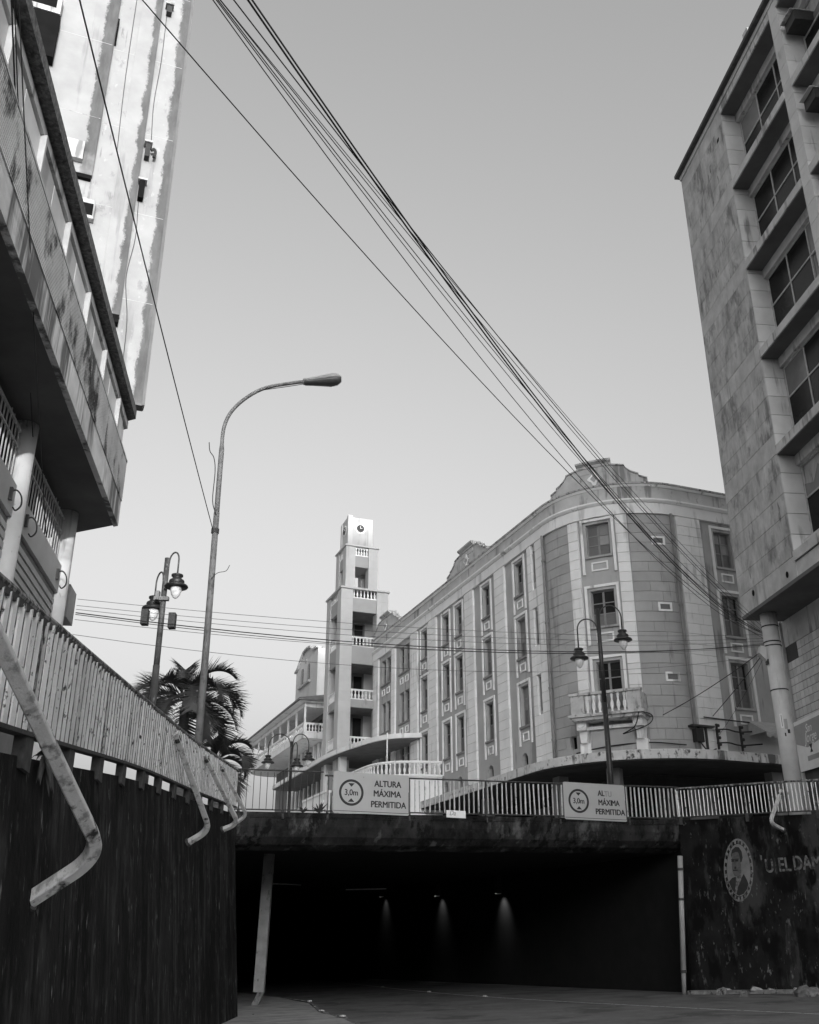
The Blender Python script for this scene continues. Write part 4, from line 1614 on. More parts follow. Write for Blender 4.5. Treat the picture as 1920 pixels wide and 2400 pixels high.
def clock(cfun, par):
    mb = MB()
    n = 28
    pts = [(math.cos(2 * math.pi * k / n) * .44, math.sin(2 * math.pi * k / n) * .44) for k in range(n)]
    mb.prism(pts, 0, .03, cfun)
    fc = mb.build('clock_face', M_white, par)
    pts = [(math.cos(2 * math.pi * k / n) * .31, math.sin(2 * math.pi * k / n) * .31) for k in range(n)]
    MB().prism(pts, .031, .05, cfun).build('dial', M_clock, fc)
    for k in range(12):
        an = math.radians(30 * k)
        x, z = math.cos(an) * .375, math.sin(an) * .375
        MB().prism([(x + math.cos(a_) * .035, z + math.sin(a_) * .035) for a_ in (0, 1.57, 3.14, 4.71)], .031, .045, cfun).build('hour_mark', M_clock, fc)
    MB().prism([(-.02, 0), (.02, 0), (.02, .22), (-.02, .22)], .051, .06, cfun).build('hand', M_white, fc)
    MB().prism([(0, -.02), (.15, .02), (.15, .05), (0, .02)], .061, .068, cfun).build('hand', M_white, fc)


clock(lambda x, y, z: tf(-1.14 + x, l0 + .05 - y, 31.82 + z), tow)
clock(lambda x, y, z: tf(a0 + .04 - y, l0 + 1.0 - x, 31.82 + z), tow)

# ------------------------------------------------------------------ veranda wing beyond the tower
VC = V((-8.51, 80.0))


def vf(k, o, z):              # k backwards along A, o to the right along B (into the building)
    p = VC + A * k + B * o
    return V((p.x, p.y, z))


ver = thing('veranda_wing', vf(9, 2, 5.2), 'low wing with long roofed veranda and rounded end behind the clock tower', 'building')
# outline with rounded far end
oc = [vf(0, 0, 0)] + [vf(k, 0, 0) for k in (5, 10, 15, 18.5)] + [vf(18.5 + 2.2 * math.sin(math.radians(a)), 2.2 - 2.2 * math.cos(math.radians(a)), 0) for a in range(15, 91, 15)] + [vf(20.7, 6, 0)]


def ribbon(mb, pts, z0, z1, th, close=False):
    """upright band along pts, th thick inward"""
    for a, b in zip(pts[:-1], pts[1:]):
        t = (b - a).normalized()
        nn = V((t.y, -t.x, 0)) * th
        mb.hexa([V((a.x, a.y, z0)), V((b.x, b.y, z0)), V((b.x, b.y, z0)) + nn, V((a.x, a.y, z0)) + nn],
                [V((a.x, a.y, z1)), V((b.x, b.y, z1)), V((b.x, b.y, z1)) + nn, V((a.x, a.y, z1)) + nn])


front = [vf(0, 6, 0), vf(0, 0, 0)]
mb = MB()
poly = [vf(0, 6, 0)] + oc
mb.quad(*[p + V((0, 0, 16.70)) for p in poly])
mb.quad(*[p + V((0, 0, 17.16)) for p in poly])
ribbon(mb, [vf(0, 6, 0)] + oc, 16.70, 17.16, .05)
mb.build('balcony_slab', M_light, ver)
mb = MB()
ribbon(mb, oc, 17.80, 17.95, .14)
ribbon(mb, oc, 17.17, 17.27, .14)
ribbon(mb, front, 17.80, 17.95, .14)
ribbon(mb, front, 17.17, 17.27, .14)
mb.build('balcony_rail', M_white, ver)
for a, b in zip(oc[:-1], oc[1:]):
    L_ = (b - a).length
    n = max(1, int(L_ / .5))
    for k in range(n):
        p = a.lerp(b, (k + .5) / n)
        t = (b - a).normalized()
        nn = V((t.y, -t.x, 0)) * .07
        link('baluster', balu_me, ver, Matrix.Translation(V((p.x, p.y, 17.27)) + nn) @ Matrix.Diagonal((1.2, 1.2, .72, 1)))
for k in range(10):
    p = vf(0, .25 + .26 * k, 0)
    link('baluster', balu_me, ver, Matrix.Translation(V((p.x, p.y, 17.27)) + V((A.x, A.y, 0)) * .07) @ Matrix.Diagonal((1.1, 1.1, .72, 1)))
for k in (0.05, 2.7, 5.4, 8.2, 10.9, 13.6, 16.3, 18.9):
    q = vf(k, .12, 0)
    MB().box(k - .07, k + .07, .03, .17, 17.28, 19.55, vf).build('veranda_post', M_white, ver)
    MB().box(k - .1, k + .1, .0, .2, 17.17, 17.82, vf).build('rail_pedestal', M_white, ver)
# roof
ov = [vf(-.7, 6, 0), vf(-.7, -.6, 0)] + [vf(k, -.6, 0) for k in (5, 10, 15, 18.5)] + [vf(18.5 + 2.8 * math.sin(math.radians(a)), 2.2 - 2.8 * math.cos(math.radians(a)), 0) for a in range(15, 91, 15)] + [vf(21.3, 6, 0)]
iv = [vf(2.5, 5, 0), vf(2.5, 4, 0)] + [vf(k, 4, 0) for k in (5, 10, 15, 18.0)] + [vf(18.2, 4.2, 0)] * 6 + [vf(18.2, 5, 0)]
mb = MB()
for k in range(len(ov) - 1):
    a, b, c, d = ov[k], ov[k + 1], iv[k + 1], iv[k]
    mb.quad(V((a.x, a.y, 19.78)), V((b.x, b.y, 19.78)), V((c.x, c.y, 21.2)), V((d.x, d.y, 21.2)))
    mb.quad(V((a.x, a.y, 19.60)), V((b.x, b.y, 19.60)), V((b.x, b.y, 19.775)), V((a.x, a.y, 19.775)))
mb.build('roof', M_rooftile, ver)
mb = MB()
ib = [vf(-.66, 6, 0), vf(-.66, -.56, 0)] + ov[2:-1] + [ov[-1]]
mb.quad(*[V((p.x, p.y, 19.55)) for p in ib])
ribbon(mb, oc, 19.2, 19.5, .2)
ribbon(mb, front, 19.2, 19.5, .2)
mb.build('eave_soffit', M_light, ver)
# back wall of veranda and walls below
mb = MB()
mb.box(0.5, 19, 2.6, 2.8, 5.0, 19.6, vf)
mb.build('rear_wall', M_canopy_under, ver)
for k in (1.6, 4.4, 7.2, 10, 12.8, 15.6):
    MB().box(k - .5, k + .5, 2.54, 2.598, 17.2, 19.1, vf).build('veranda_door', M_glass, ver)
mb = MB()
mb.box(0, 11.2, 1.9, 6, 5.0, 16.6, vf)
mb.build('lower_wall', M_mid, ver)
for k in range(9):
    x = .3 + k * 1.3
    MB().box(x - .22, x + .22, 1.70, 1.899, 5.0, 16.65, vf).build('pilaster', M_light, ver)
    if k < 8:
        for z in (12.2, 8.6):
            MB().box(x + .35, x + .95, 1.84, 1.899, z, z + 2.2, vf).build('window', M_glass, ver)

# white terrace walls between the tower and the bridge
tw = thing('terrace_wall', hp(34, 3.8, 5.2), 'stepped white terrace wall seen through the bridge railing by the tower foot', 'wall')
for i, (s0, s1, z0, z1) in enumerate(((27, 33, 8.5, 11.2), (33, 40, 8.1, 10.7), (40, 48, 7.7, 10.3))):
    w_ = MB().box(s0, s1, 3.3, 3.6, 5.0, z1, hp).build('wall_panel', M_light, tw)
    MB().box(s0 - .02, s1 + .02, 3.22, 3.68, z1, z1 + .14, hp).build('coping', M_white, w_)
    MB().box(s0 + .4, s1 - .4, 3.605, 3.66, z0 + .3, z1 - .5, hp).build('raised_panel', M_white, w_)
for s0 in (26.5, 30):
    MB().box(s0 - .25, s0 + .25, 2.4, 2.9, 5, 13.55, hp).build('canopy_column', M_light, ecan)

# gabled house behind
gb = thing('gabled_house', atY(748, 1660, 104), 'pale house with curved gable and two small arched windows behind the clock tower', 'building')
GP = V((-9.9, 99.5))


def gf(x, y, z):
    p = GP + B * x + A * y
    return V((p.x, p.y, z))


LF = lambda x, y, z: gf(y, x, z)      # left-facing front: x runs backwards
mb = MB()
prof = [(-1.8, 5), (6.5, 5), (6.5, 28.4), (6.0, 28.5), (5.4, 28.7), (4.6, 29.3), (3.4, 29.9), (2.0, 30.0), (.8, 29.9), (0, 29.4), (-1.0, 29.2), (-1.8, 29.2)]
mb.prism(prof, 0, 8, LF)
gw = mb.build('gable_wall', M_tower, gb)
for x0, x1, za, zb in zip([p[0] for p in prof[2:-1]], [p[0] for p in prof[3:]], [p[1] for p in prof[2:-1]], [p[1] for p in prof[3:]]):
    MB().hexa([LF(x0, -.25, za), LF(x1, -.25, zb), LF(x1, .5, zb), LF(x0, .5, za)], [LF(x0, -.25, za + .18), LF(x1, -.25, zb + .18), LF(x1, .5, zb + .18), LF(x0, .5, za + .18)]).build('gable_coping', M_coping, gw)
for x in (1.4, 3.9):
    pts = [(x - .35, 26.6), (x + .35, 26.6)] + [(x + .35 * math.cos(math.radians(a)), 28.0 + .35 * math.sin(math.radians(a))) for a in range(0, 181, 30)]
    MB().prism(pts, -.06, .05, LF).build('arched_window', M_glass, gb)
MB().box(.6, 4.8, -.25, .1, 26.25, 26.45, LF).build('window_sill', M_coping, gb)
pts = [(2.6 + .28 * math.cos(math.radians(a)), 28.9 + .3 * math.sin(math.radians(a))) for a in range(0, 360, 30)]
MB().prism(pts, -.05, .05, LF).build('round_vent', M_coping, gb)

# ------------------------------------------------------------------ office block on the right
RB0 = V((12.75, 36.5))
RBD = V((-.1097, .994))
RF = Frame(RB0, (-.994, -.1097))     # d = away from the camera, n = towards the street


def rb(k, o, z):
    p = RB0 + RF.d * k + RF.n * o
    return V((p.x, p.y, z))


rbl = thing('office_building', rb(-8, -4, 5.2), 'tall concrete office block on round columns with blank mottled flank and broken windows', 'building')
Z0, ZR = 12.93, 34.5
SL = [13.5, 17.6, 21.67, 25.75, 29.8, 33.82]
KW = -4.55
BAYS = [(-9.3, -4.55), (-14.65, -9.88), (-20.0, -15.23), (-25.4, -20.6)]
FINS = [(-9.88, -9.3), (-15.23, -14.65), (-20.6, -20.0)]
# body
mb = MB()
mb.box(-34.0, -.02, -16, -.86, Z0 + .3, ZR - .1, rb)
mb.box(KW + .02, -.02, -.86, -.03, Z0 + .02, ZR - .1, rb)
mb.box(-34.0, -25.4, -.86, -.03, Z0 + .02, ZR - .1, rb)
mb.build('body', M_conc, rbl)
# blank flank panels, joint by joint
NCO = 27
chh = (ZR - .25 - Z0) / NCO
cw = [0, -1.18, -2.3, -3.42, KW]
for k in range(NCO):
    z0 = Z0 + k * chh
    for j in range(4):
        a, b = cw[j + 1], cw[j]
        gp = .008
        last = j == 3
        zc_ = z0 + chh / 2
        m = M_concband if any(abs(zc_ - z - .1) < .42 for z in SL) else M_conc
        MB().box(a + (0 if last else gp), b - gp, -.84 if last else -.04, random.uniform(-.002, .004), z0 + gp, z0 + chh - gp, rb).build('wall_panel', m, rbl)
# pier reveal beside the windows, its sky light put into a paler colour
for k in range(NCO):
    z0 = Z0 + k * chh
    MB().box(KW - .03, KW - .001, -.84, -.015, z0 + .012, z0 + chh - .012, rb).build('pier_stone', M_concpale, rbl)
# parapet lip
MB().box(-34.0, .16, -16, .24, ZR + .0, ZR + .17, rb).build('roof_edge', mat('dark_roof_edge', 0.07, var=0.4, scale=4), rbl)
MB().box(-34.0, 0, -.3, .06, ZR - .24, ZR - .025, rb).build('parapet_band', M_concpale, rbl)
# fins
for a, b in FINS:
    for k in range(NCO):
        z0 = Z0 + k * chh
        MB().box(a, b, -.86, .03, z0 + .008, z0 + chh - .008, rb).build('fin_stone', M_concpale, rbl)
for bi, (a, b) in enumerate(BAYS):
    for i, z in enumerate(SL):
        if i == 0:
            MB().box(a, b, -.86, -.02, Z0 + .02, z, rb).build('floor_slab', M_slab, rbl)
        s0 = MB().box(a + .002, b - .035 if bi == 0 else b - .002, -.855, .05, z + .001, z + .34, rb).build('floor_slab', M_slab, rbl)
        MB().box(a + .004, b - .04, -.80, .0, z - .03, z, rb).build('soffit', M_soffit, s0)
        if i == len(SL) - 1:
            continue
        zt = SL[i + 1]
        # head beam and sill wall at the window plane
        MB().box(a + .004, b - .04, -.85, -.62, zt - .42, zt - .032, rb).build('head_beam', M_slab, s0)
        MB().box(a + .004, b - .04, -.85, -.45, z + .342, z + .80, rb).build('sill_wall', M_concpale, s0)
        # window grid
        wz0, wz1 = z + .80, zt - .42
        wa, wb = a + .02, b - .05
        wo = MB()
        fw = .06
        y0, y1 = -.84, -.76
        tz = wz0 + (wz1 - wz0) * .55
        for zz in (wz0, tz - fw / 2, wz1 - fw):
            wo.box(wa, wb, y0, y1, zz, zz + fw, rb)
        nm = 3
        for q in range(nm + 1):
            x = wa + (wb - wa - fw) * q / nm
            wo.box(x, x + fw, y0 + .005, y1 - .005, wz0 + fw, tz - fw / 2, rb)
            wo.box(x, x + fw, y0 + .005, y1 - .005, tz + fw / 2, wz1 - fw, rb)
        win = wo.build('window', mat('grey_steel_window', 0.5, var=0.3, scale=4), rbl)
        for q in range(nm):
            x0, x1 = wa + (wb - wa - fw) * q / nm + fw, wa + (wb - wa - fw) * (q + 1) / nm
            for (p0z, p1z) in ((wz0 + fw, tz - fw / 2), (tz + fw / 2, wz1 - fw)):
                r_ = random.random()
                if r_ < .18:
                    # broken pane: a jagged remainder
                    pts = [(x0, p0z), (x1, p0z), (x1, p0z + random.uniform(.1, .6)), ((x0 * .4 + x1 * .6), p0z + random.uniform(.05, .4)), ((x0 * .7 + x1 * .3), p0z + random.uniform(.3, .9)), (x0, p0z + random.uniform(.3, .8))]
                    MB().prism(pts, -.805, -.795, rb).build('broken_pane', M_glassgrey, win)
                else:
                    MB().box(x0, x1, -.805, -.795, p0z, p1z, rb).build('pane', M_officeglass if r_ < .86 else M_glassgrey, win)
# dark rooms behind broken panes
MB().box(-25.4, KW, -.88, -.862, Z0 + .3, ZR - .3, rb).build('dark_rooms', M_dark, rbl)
# window air conditioners sticking out of the second bay
for (k_, z_, d_) in ((-10.4, 32.2, .5), (-10.5, 28.3, .45), (-11.0, 24.3, .5)):
    ac = MB().box(k_ - .35, k_ + .35, -.9, d_ - .55, z_, z_ + .45, rb).build('air_conditioner', M_darkframe, rbl)
    MB().box(k_ - .38, k_ + .38, -.7, d_ - .4, z_ + .452, z_ + .48, rb).build('rain_hood', M_slab, ac)
MB().box(-8.0, -7.6, .05, .2, 34.72, 34.95, rb).build('roof_lamp', M_slab, rbl)
MB().prism([(-4.1, 33.0), (-3.95, 33.0), (-3.9, 32.85), (-4.05, 32.85)], .0, .02, rb).build('vent_hole', M_dark, rbl)
for k_, z_ in ((-1.2, 13.5), (-3.9, 13.25)):
    pts = [(k_ + .09 * math.cos(2 * math.pi * q / 10), z_ + .12 * math.sin(2 * math.pi * q / 10)) for q in range(10)]
    MB().prism(pts, .0, .015, rb).build('vent_hole', M_dark, rbl)
# overhang soffit and recessed ground floor
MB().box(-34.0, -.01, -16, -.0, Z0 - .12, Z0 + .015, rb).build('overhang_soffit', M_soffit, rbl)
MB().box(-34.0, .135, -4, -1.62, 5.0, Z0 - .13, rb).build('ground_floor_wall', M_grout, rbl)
MB().box(.22, .62, -2.1, -1.52, 5.0, Z0 - .13, rb).build('end_pier', M_light, rbl)
MB().box(.14, .215, -1.9, -1.50, 5.0, Z0 - .13, rb).build('end_trim', M_slab, rbl)
TL = .30
tile_me = MB().box(.012, TL - .012, -1.62, -1.60, .012, TL - .012).mesh('wall_tile', M_tile)
for i in range(17):
    for j in range(15):
        z = 7.3 + j * TL
        k = .12 - (i + 1) * TL
        if j < 5 and i < 9:
            continue          # behind the banner
        if j > 12 and i < 3:
            continue
        link('wall_tile', tile_me, rbl, RF.M(k, 0, z))
MB().box(-30, .13, -1.62, -1.59, 11.81, Z0 - .13, rb).build('upper_wall', M_slab, rbl)
# round columns
for i, (k, o_) in enumerate(((-.85, -.62), (-6.6, -.62), (-12.4, -.62), (-18.2, -.62))):
    p = rb(k, o_, 0)
    pr = [(.30, 5.0), (.30, Z0 - .14)]
    cl = MB().lathe(pr, (p.x, p.y, 0), 24).build('column', M_col, rbl, True)
    if i == 0:
        for z in (12.3, 11.7, 11.55, 9.9):
            MB().lathe([(.315, -.02), (.315, .02)], (p.x, p.y, z), 20).build('cable_strap', M_wire, cl)
        # scraps of posters and scrawl, a few centimetres of paper on the column
        for an, z, w_, h_, m in ((-2.35, 8.5, .10, .50, M_white), (-2.22, 8.55, .03, .42, M_signfade), (-1.95, 8.45, .12, .36, M_bannerdark), (-1.7, 8.3, .10, .14, M_signblack), (-2.05, 8.2, .05, .12, M_signblack)):
            mb = MB()
            for q in range(3):
                a0, a1 = an + (q / 3) * w_ * 3, an + ((q + 1) / 3) * w_ * 3
                mb.quad(*[(p.x + math.cos(a_) * .305, p.y + math.sin(a_) * .305, zz) for a_, zz in ((a0, z), (a1, z), (a1, z + h_), (a0, z + h_))])
            mb.build('poster_scrap', m, cl)

# banner hanging before the tiled wall
bn = thing('printed_banner', rb(-.9, -1.5, 7.2), 'grey printed banner reading San Jorge on the tiled wall beside round column', 'banner')
bx0, bx1, bz0, bz1 = -2.4, .34, 7.17, 8.95
MB().prism([(bx0, bz0 - .05), (bx1, bz0), (bx1 + .05, bz1), (bx0, bz1 + .05)], -1.52, -1.49, rb).build('cloth', M_banner, bn)
MB().prism([(bx0, bz0 + 1.0), (bx1 - .95, bz0 + .75), (bx1 + .02, bz0 + 1.05), (bx1 + .03, bz1 - .14), (bx0, bz1 - .1)], -1.489, -1.486, rb).build('print_field', M_bannerdark, bn)
Mbn = Matrix(((-RF.d.x, -RF.n.x, 0, 0), (-RF.d.y, -RF.n.y, 0, 0), (0, 0, 1, 0), (0, 0, 0, 1)))
for s, k, z, sz in (('San', -.86, 8.56, .42), ('Jorge', -.92, 8.24, .50)):
    p = rb(k, -1.48, z)
    text_obj('lettering', s, Matrix.Translation(p) @ Mbn, sz, M_banner, bn, .004, .8, shear=.35)
MB().box(-1.9, -.5, -1.489, -1.486, 7.45, 7.62, rb).build('print_bar', M_bannerdark, bn)
MB().prism([(-.95, 7.72), (-.75, 7.72), (-.82, 7.85), (-.74, 8.0), (-.96, 8.0), (-.88, 7.85)], -1.486, -1.484, rb).build('goblet_print', M_clock, bn)

# ------------------------------------------------------------------ low building on the left with ribbed fascia
LB0 = V((-7.0, 22.0))
LFm = Frame(LB0, (.9923, .1236))      # d = towards the camera


def lb(q, o, z):
    p = LB0 + LFm.d * q + LFm.n * o
    return V((p.x, p.y, z))


lbl = thing('low_building', lb(8, -2, 4.2), 'low modern building with stained ribbed fascia overhanging a grilled arcade on the left', 'building')
QE = 26.0
SK = -.55                      # far end is skewed
poly_end = lambda o: .0 + o * SK if o < 0 else 0


def lbx(name, q0, q1, o0, o1, z0, z1, m, par=lbl, skew=True):
    """box along the fascia whose far end follows the skewed end of the building"""
    e0, e1 = (q0 + o0 * .0, q0 + o1 * .0)
    if skew and q0 <= 0.01:
        e0, e1 = q0 + o0 * .6, q0 + o1 * .6
    mb = MB()
    mb.hexa([lb(e0, o0, z0), lb(q1, o0, z0), lb(q1, o1, z0), lb(e1, o1, z0)], [lb(e0, o0, z1), lb(q1, o0, z1), lb(q1, o1, z1), lb(e1, o1, z1)])
    return mb.build(name, m, par)


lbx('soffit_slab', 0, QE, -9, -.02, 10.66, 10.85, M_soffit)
lbx('fascia', 0, QE, -.12, 0, 10.62, 12.30, M_fasciaplain)
for k in range(17):
    z = 11.26 + k * .061
    lbx('rib', 0.02, QE, -.01, .022, z, z + .038, M_fascia, skew=False)
lbx('sill_ledge', -.02, QE, -.35, .03, 12.305, 12.36, M_slab)
lbx('glazing', 0.02, QE, -.40, -.16, 12.36, 13.40, M_bandglass)
# separate panes between fins
for i in range(13):
    q = -.65 + 2.1 * i
    if q > 0:
        MB().box(q - .04, q + .04, -.16, -.03, 12.36, 13.28, lb).build('window_fin', M_fin, lbl)
    for j in range(2):
        a, b = q + .06 + j * 1.0, q + .06 + j * 1.0 + .96
        if a < .05:
            continue
        MB().box(a, b, -.158, -.13, 12.40, 13.24, lb).build('pane', M_bandglass, lbl)
lbx('window_head', 0.0, QE, -.42, -.08, 13.285, 13.46, M_slab)
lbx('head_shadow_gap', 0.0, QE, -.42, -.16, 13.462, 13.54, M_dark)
lbx('roof_slab', -.05, QE, -9, .10, 13.542, 13.80, M_roofedge)
# arcade wall, grilles and columns
lbx('arcade_wall', 1.0, QE, -3, -1.6, 4.0, 10.65, M_dark, skew=False)
colq = [.55, 4.85, 9.1, 13.4, 17.7]
for i, q in enumerate(colq):
    p = lb(q, -1.07, 0)
    MB().lathe([(.24, 3.6), (.24, 10.655)], (p.x, p.y, 0), 20).build('column', mat('scuffed_white_column', 0.8, var=0.12, scale=1.6, streak=(0.42, 3, 0.64), spots=(0.10, 3.4, 0.72)), lbl, True)
for i in range(len(colq) - 1):
    a, b = colq[i] + .26, colq[i + 1] - .26
    gr = MB().box(a, b, -1.10, -1.06, 10.36, 10.42, lb)
    gr.box(a, b, -1.10, -1.06, 10.02, 10.06, lb)
    gr.box(a, b, -1.10, -1.06, 9.28, 9.34, lb)
    gg = gr.build('window_grille', M_grille, lbl)
    n = 18
    for k in range(n):
        q = a + (b - a) * (k + .5) / n
        MB().box(q - .012, q + .012, -1.094, -1.070, 9.30 + random.uniform(0, .02), 10.40 + random.uniform(.0, .12), lb).build('grille_bar', M_grille, gg)
    MB().box(a - .02, b + .02, -1.35, -.98, 8.62, 9.26, lb).build('arcade_parapet', mat('grey_parapet_paint', 0.5, var=0.12, scale=1.2), lbl)
    MB().box(a - .02, b + .02, -1.30, -1.05, 4.0, 8.60, lb).build('roller_shutter', M_roller, lbl)
    sh = MB()
    for k in range(14):
        sh.box(a, b, -1.05, -1.03, 6.0 + k * .18, 6.0 + k * .18 + .12, lb)
    sh.build('shutter_ribs', M_slab, lbl)
    # scroll brackets
    for q in (a + .35, b - .4):
        pts = [lb(q, -.98, 8.95), lb(q, -.86, 9.0), lb(q, -.76, 8.88), lb(q, -.74, 8.7), lb(q, -.82, 8.6), lb(q, -.88, 8.66)]
        MB().tube(catmull(pts, 5), .016, 6).build('scroll_bracket', M_blackmetal, lbl)
        MB().box(q - .035, q + .035, -.98, -.92, 8.8, 9.05, lb).build('bracket_plate', M_blackmetal, lbl)
# meter cabinet on the far column
cab = thing('meter_cabinet', lb(-.55, -1.0, 8.3), 'grey steel meter cabinet fixed behind the arcade far column', 'cabinet')
MB().box(-1.1, -.35, -1.25, -.98, 8.42, 9.22, lb).build('door', mat('cabinet_grey', 0.30, rough=0.6, var=0.1), cab)
MB().box(-1.14, -.31, -1.5, -1.252, 8.38, 9.26, lb).build('case', mat('cabinet_grey', 0.30), cab)
MB().box(-.7, -.2, -1.4, -1.1, 9.27, 9.4, lb).build('cable_head', M_blackmetal, cab)
MB().tube([lb(-.7, -1.2, 8.4), lb(-.7, -1.2, 4.2)], .06, 8).build('conduit', M_pole, cab)

# ------------------------------------------------------------------ tall tower block behind it
TB0 = V((-7.137, 23.3))
TBF = Frame(TB0, -A)           # d = -B, to the left


def tb(q, o, z):
    p = TB0 + TBF.d * q + TBF.n * o
    return V((p.x, p.y, z))


dx, dy = TBF.d.x, TBF.d.y
M_block = mat('aged_tower_render', 0.37, rough=0.9, var=0.16, scale=0.9, streak=(0.27, 2.0, 0.64, .20, 5.0, .70), spots=(0.24, 3.0, 0.67, .47, 6.0, .68), bump=0.15,
              band=[(TB0.x, TB0.y, dx, dy, .03, .30, 0.085, 15.0)])  # aged grey render with a darker ragged band
M_pier1 = mat('aged_pier_render_left', 0.37, rough=0.9, var=0.16, scale=0.9, streak=(0.27, 2.0, 0.64), bump=0.15,
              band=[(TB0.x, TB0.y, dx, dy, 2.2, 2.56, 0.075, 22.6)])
M_pier2 = mat('aged_pier_render_right', 0.37, rough=0.9, var=0.16, scale=0.9, streak=(0.27, 2.0, 0.64), bump=0.15,
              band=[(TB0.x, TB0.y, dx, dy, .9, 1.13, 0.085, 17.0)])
tbl = thing('tower_block', tb(5, -4, 5), 'tall sunlit tower block with dark ragged strips rising out of frame', 'building')
ZT = 44.0
mb = MB()
mb.box(.0, 16, -.32, 0, 14.66, ZT, tb)
mb.box(.6, 16, -9, -.321, 14.7, ZT, tb)
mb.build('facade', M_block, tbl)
MB().box(-.02, .06, -.3, .03, 14.67, ZT, tb).build('edge_fin', mat('edge_fin_render', 0.16, var=0.2, scale=2), tbl)
MB().box(4.5, 15, -8.5, -3.0, 4.0, 14.65, tb).build('podium', M_conc, tbl)
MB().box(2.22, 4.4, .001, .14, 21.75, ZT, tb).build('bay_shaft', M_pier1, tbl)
MB().box(2.24, 4.38, .0, .13, 21.62, 21.745, tb).build('bay_soffit', M_dark, tbl)
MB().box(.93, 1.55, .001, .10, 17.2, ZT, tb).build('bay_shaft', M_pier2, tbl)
MB().box(.95, 1.5, .0, .24, 16.95, 17.195, tb).build('bay_soffit', M_dark, tbl)
# floor joints as shallow grooves: thin dark strips set into the face
for z in (26.9, 29.9, 23.9, 20.9, 17.9, 32.9):
    MB().box(.1, 2.2, .0005, .004, z, z + .012, tb).build('floor_joint', M_slab, tbl)
    MB().box(2.25, 4.3, .1405, .144, z, z + .012, tb).build('floor_joint', M_slab, tbl)
# air conditioners and window boxes


def acbox(q, z, w_, h_, d_, m=M_darkframe, hood=True):
    o = MB().box(q - w_ / 2, q + w_ / 2, .0, d_, z, z + h_, tb).build('air_conditioner', m, tbl)
    if hood:
        MB().box(q - w_ / 2 - .05, q + w_ / 2 + .05, .0, d_ + .06, z + h_ + .001, z + h_ + .06, tb).build('rain_hood', M_slab, o)
    return o


acbox(.80, 22.9, .14, .5, .22)
acbox(.82, 21.35, .16, .62, .2, M_dark)
acbox(.72, 28.95, .16, .3, .2)
acbox(2.18, 27.05, .05, 1.05, .12, M_dark, False)
cpts = [tb(.70, .15, 23.2), tb(.62, .16, 23.25), tb(.57, .16, 23.15), tb(.6, .16, 22.95)]
MB().tube(catmull(cpts, 4), .05, 6).build('duct', M_darkframe, tbl)
# big window box near the top left: frame, dark opening and hood
wbx = MB()
for a, b, c, d in ((3.85, 4.7, 27.75, 27.95), (3.85, 3.98, 27.3, 27.75), (3.85, 4.7, 27.1, 27.3)):
    wbx.box(a, b, .14, .55, c, d, tb)
wb = wbx.build('window_box', M_slab, tbl)
MB().box(3.985, 4.7, .14, .5, 27.31, 27.74, tb).build('opening', M_dark, wb)
MB().box(3.82, 4.6, .14, .5, 25.4, 27.09, tb).build('lower_opening', M_dark, wb)
MB().box(2.55, 3.1, .14, .32, 22.1, 22.75, tb).build('window_box', M_slab, tbl)
MB().box(2.0, 2.4, .001, .2, 20.2, 20.85, tb).build('window_box', M_slab, tbl)
MB().box(2.05, 2.33, .2, .21, 20.3, 20.7, tb).build('opening', M_dark, tbl)
# slack service cables down the face
for pts in ([(.78, 29.5), (.75, 27), (.80, 25.2), (.72, 23.6)], [(.85, 21.3), (.80, 20), (.90, 18.6), (.72, 17.2), (.68, 15.6)], [(1.75, 30), (1.73, 26), (1.65, 23)]):
    MB().tube(catmull([tb(q, .02, z) for q, z in pts], 5), .011, 5).build('service_cable', M_wirethin, tbl)

# ------------------------------------------------------------------ street lamps
sl = thing('street_lamp', (-4.86, 23, 4.3), 'tall curved street lamp with long arm behind the left railing', 'street lamp')
pole = [(-4.84, 23, 4.1), (-4.85, 23, 8), (-4.87, 23, 11.4)]
MB().tube(pole, [.094, .084, .075], 12).build('lower_pole', M_pole, sl, True)
arm = catmull([(-4.87, 23, 11.38), (-4.88, 23, 13.0), (-4.86, 23, 13.9), (-4.58, 23, 14.5), (-3.95, 23, 15.0), (-3.1, 23, 15.2), (-2.7, 23, 15.24)], 6)
MB().tube(arm, [.066] * 8 + [.048] * (len(arm) - 8), 10).build('curved_arm', M_pole, sl, True)
hd = MB()
secs = [(-2.80, .10, .10, 15.22), (-2.6, .11, .12, 15.23), (-2.35, .14, .15, 15.25), (-2.1, .17, .19, 15.27), (-1.93, .15, .16, 15.29), (-1.83, .08, .08, 15.31)]
rings = []
for x, wy, hz, zc in secs:
    i = len(hd.v)
    for k in range(14):
        an = 2 * math.pi * k / 14
        hd.v.append((x, 23 + math.cos(an) * wy * 1.25, zc + max(-.05, math.sin(an)) * hz))
    rings.append(i)
for a, b in zip(rings[:-1], rings[1:]):
    for k in range(14):
        j = (k + 1) % 14
        hd.f.append((a + k, a + j, b + j, b + k))
hd.f.append(tuple(rings[0] + k for k in range(14)))
hd.f.append(tuple(rings[-1] + k for k in range(14)))
head = hd.build('lamp_head', M_headgrey, sl, True)
ln_ = MB()
rings = []
for x, wy, hz, zc in secs:
    i = len(ln_.v)
    for k in range(14):
        an = 2 * math.pi * k / 14
        ln_.v.append((x, 23 + math.cos(an) * wy * 1.2, zc - .006 + min(0, math.sin(an)) * hz * (.8 if x > -2.5 else .75)))
    rings.append(i)
for a, b in zip(rings[:-1], rings[1:]):
    for k in range(14):
        j = (k + 1) % 14
        ln_.f.append((a + k, a + j, b + j, b + k))
ln_.f.append(tuple(rings[0] + k for k in range(14)))
ln_.f.append(tuple(rings[-1] + k for k in range(14)))
ln_.build('lens', M_lens, head, True)
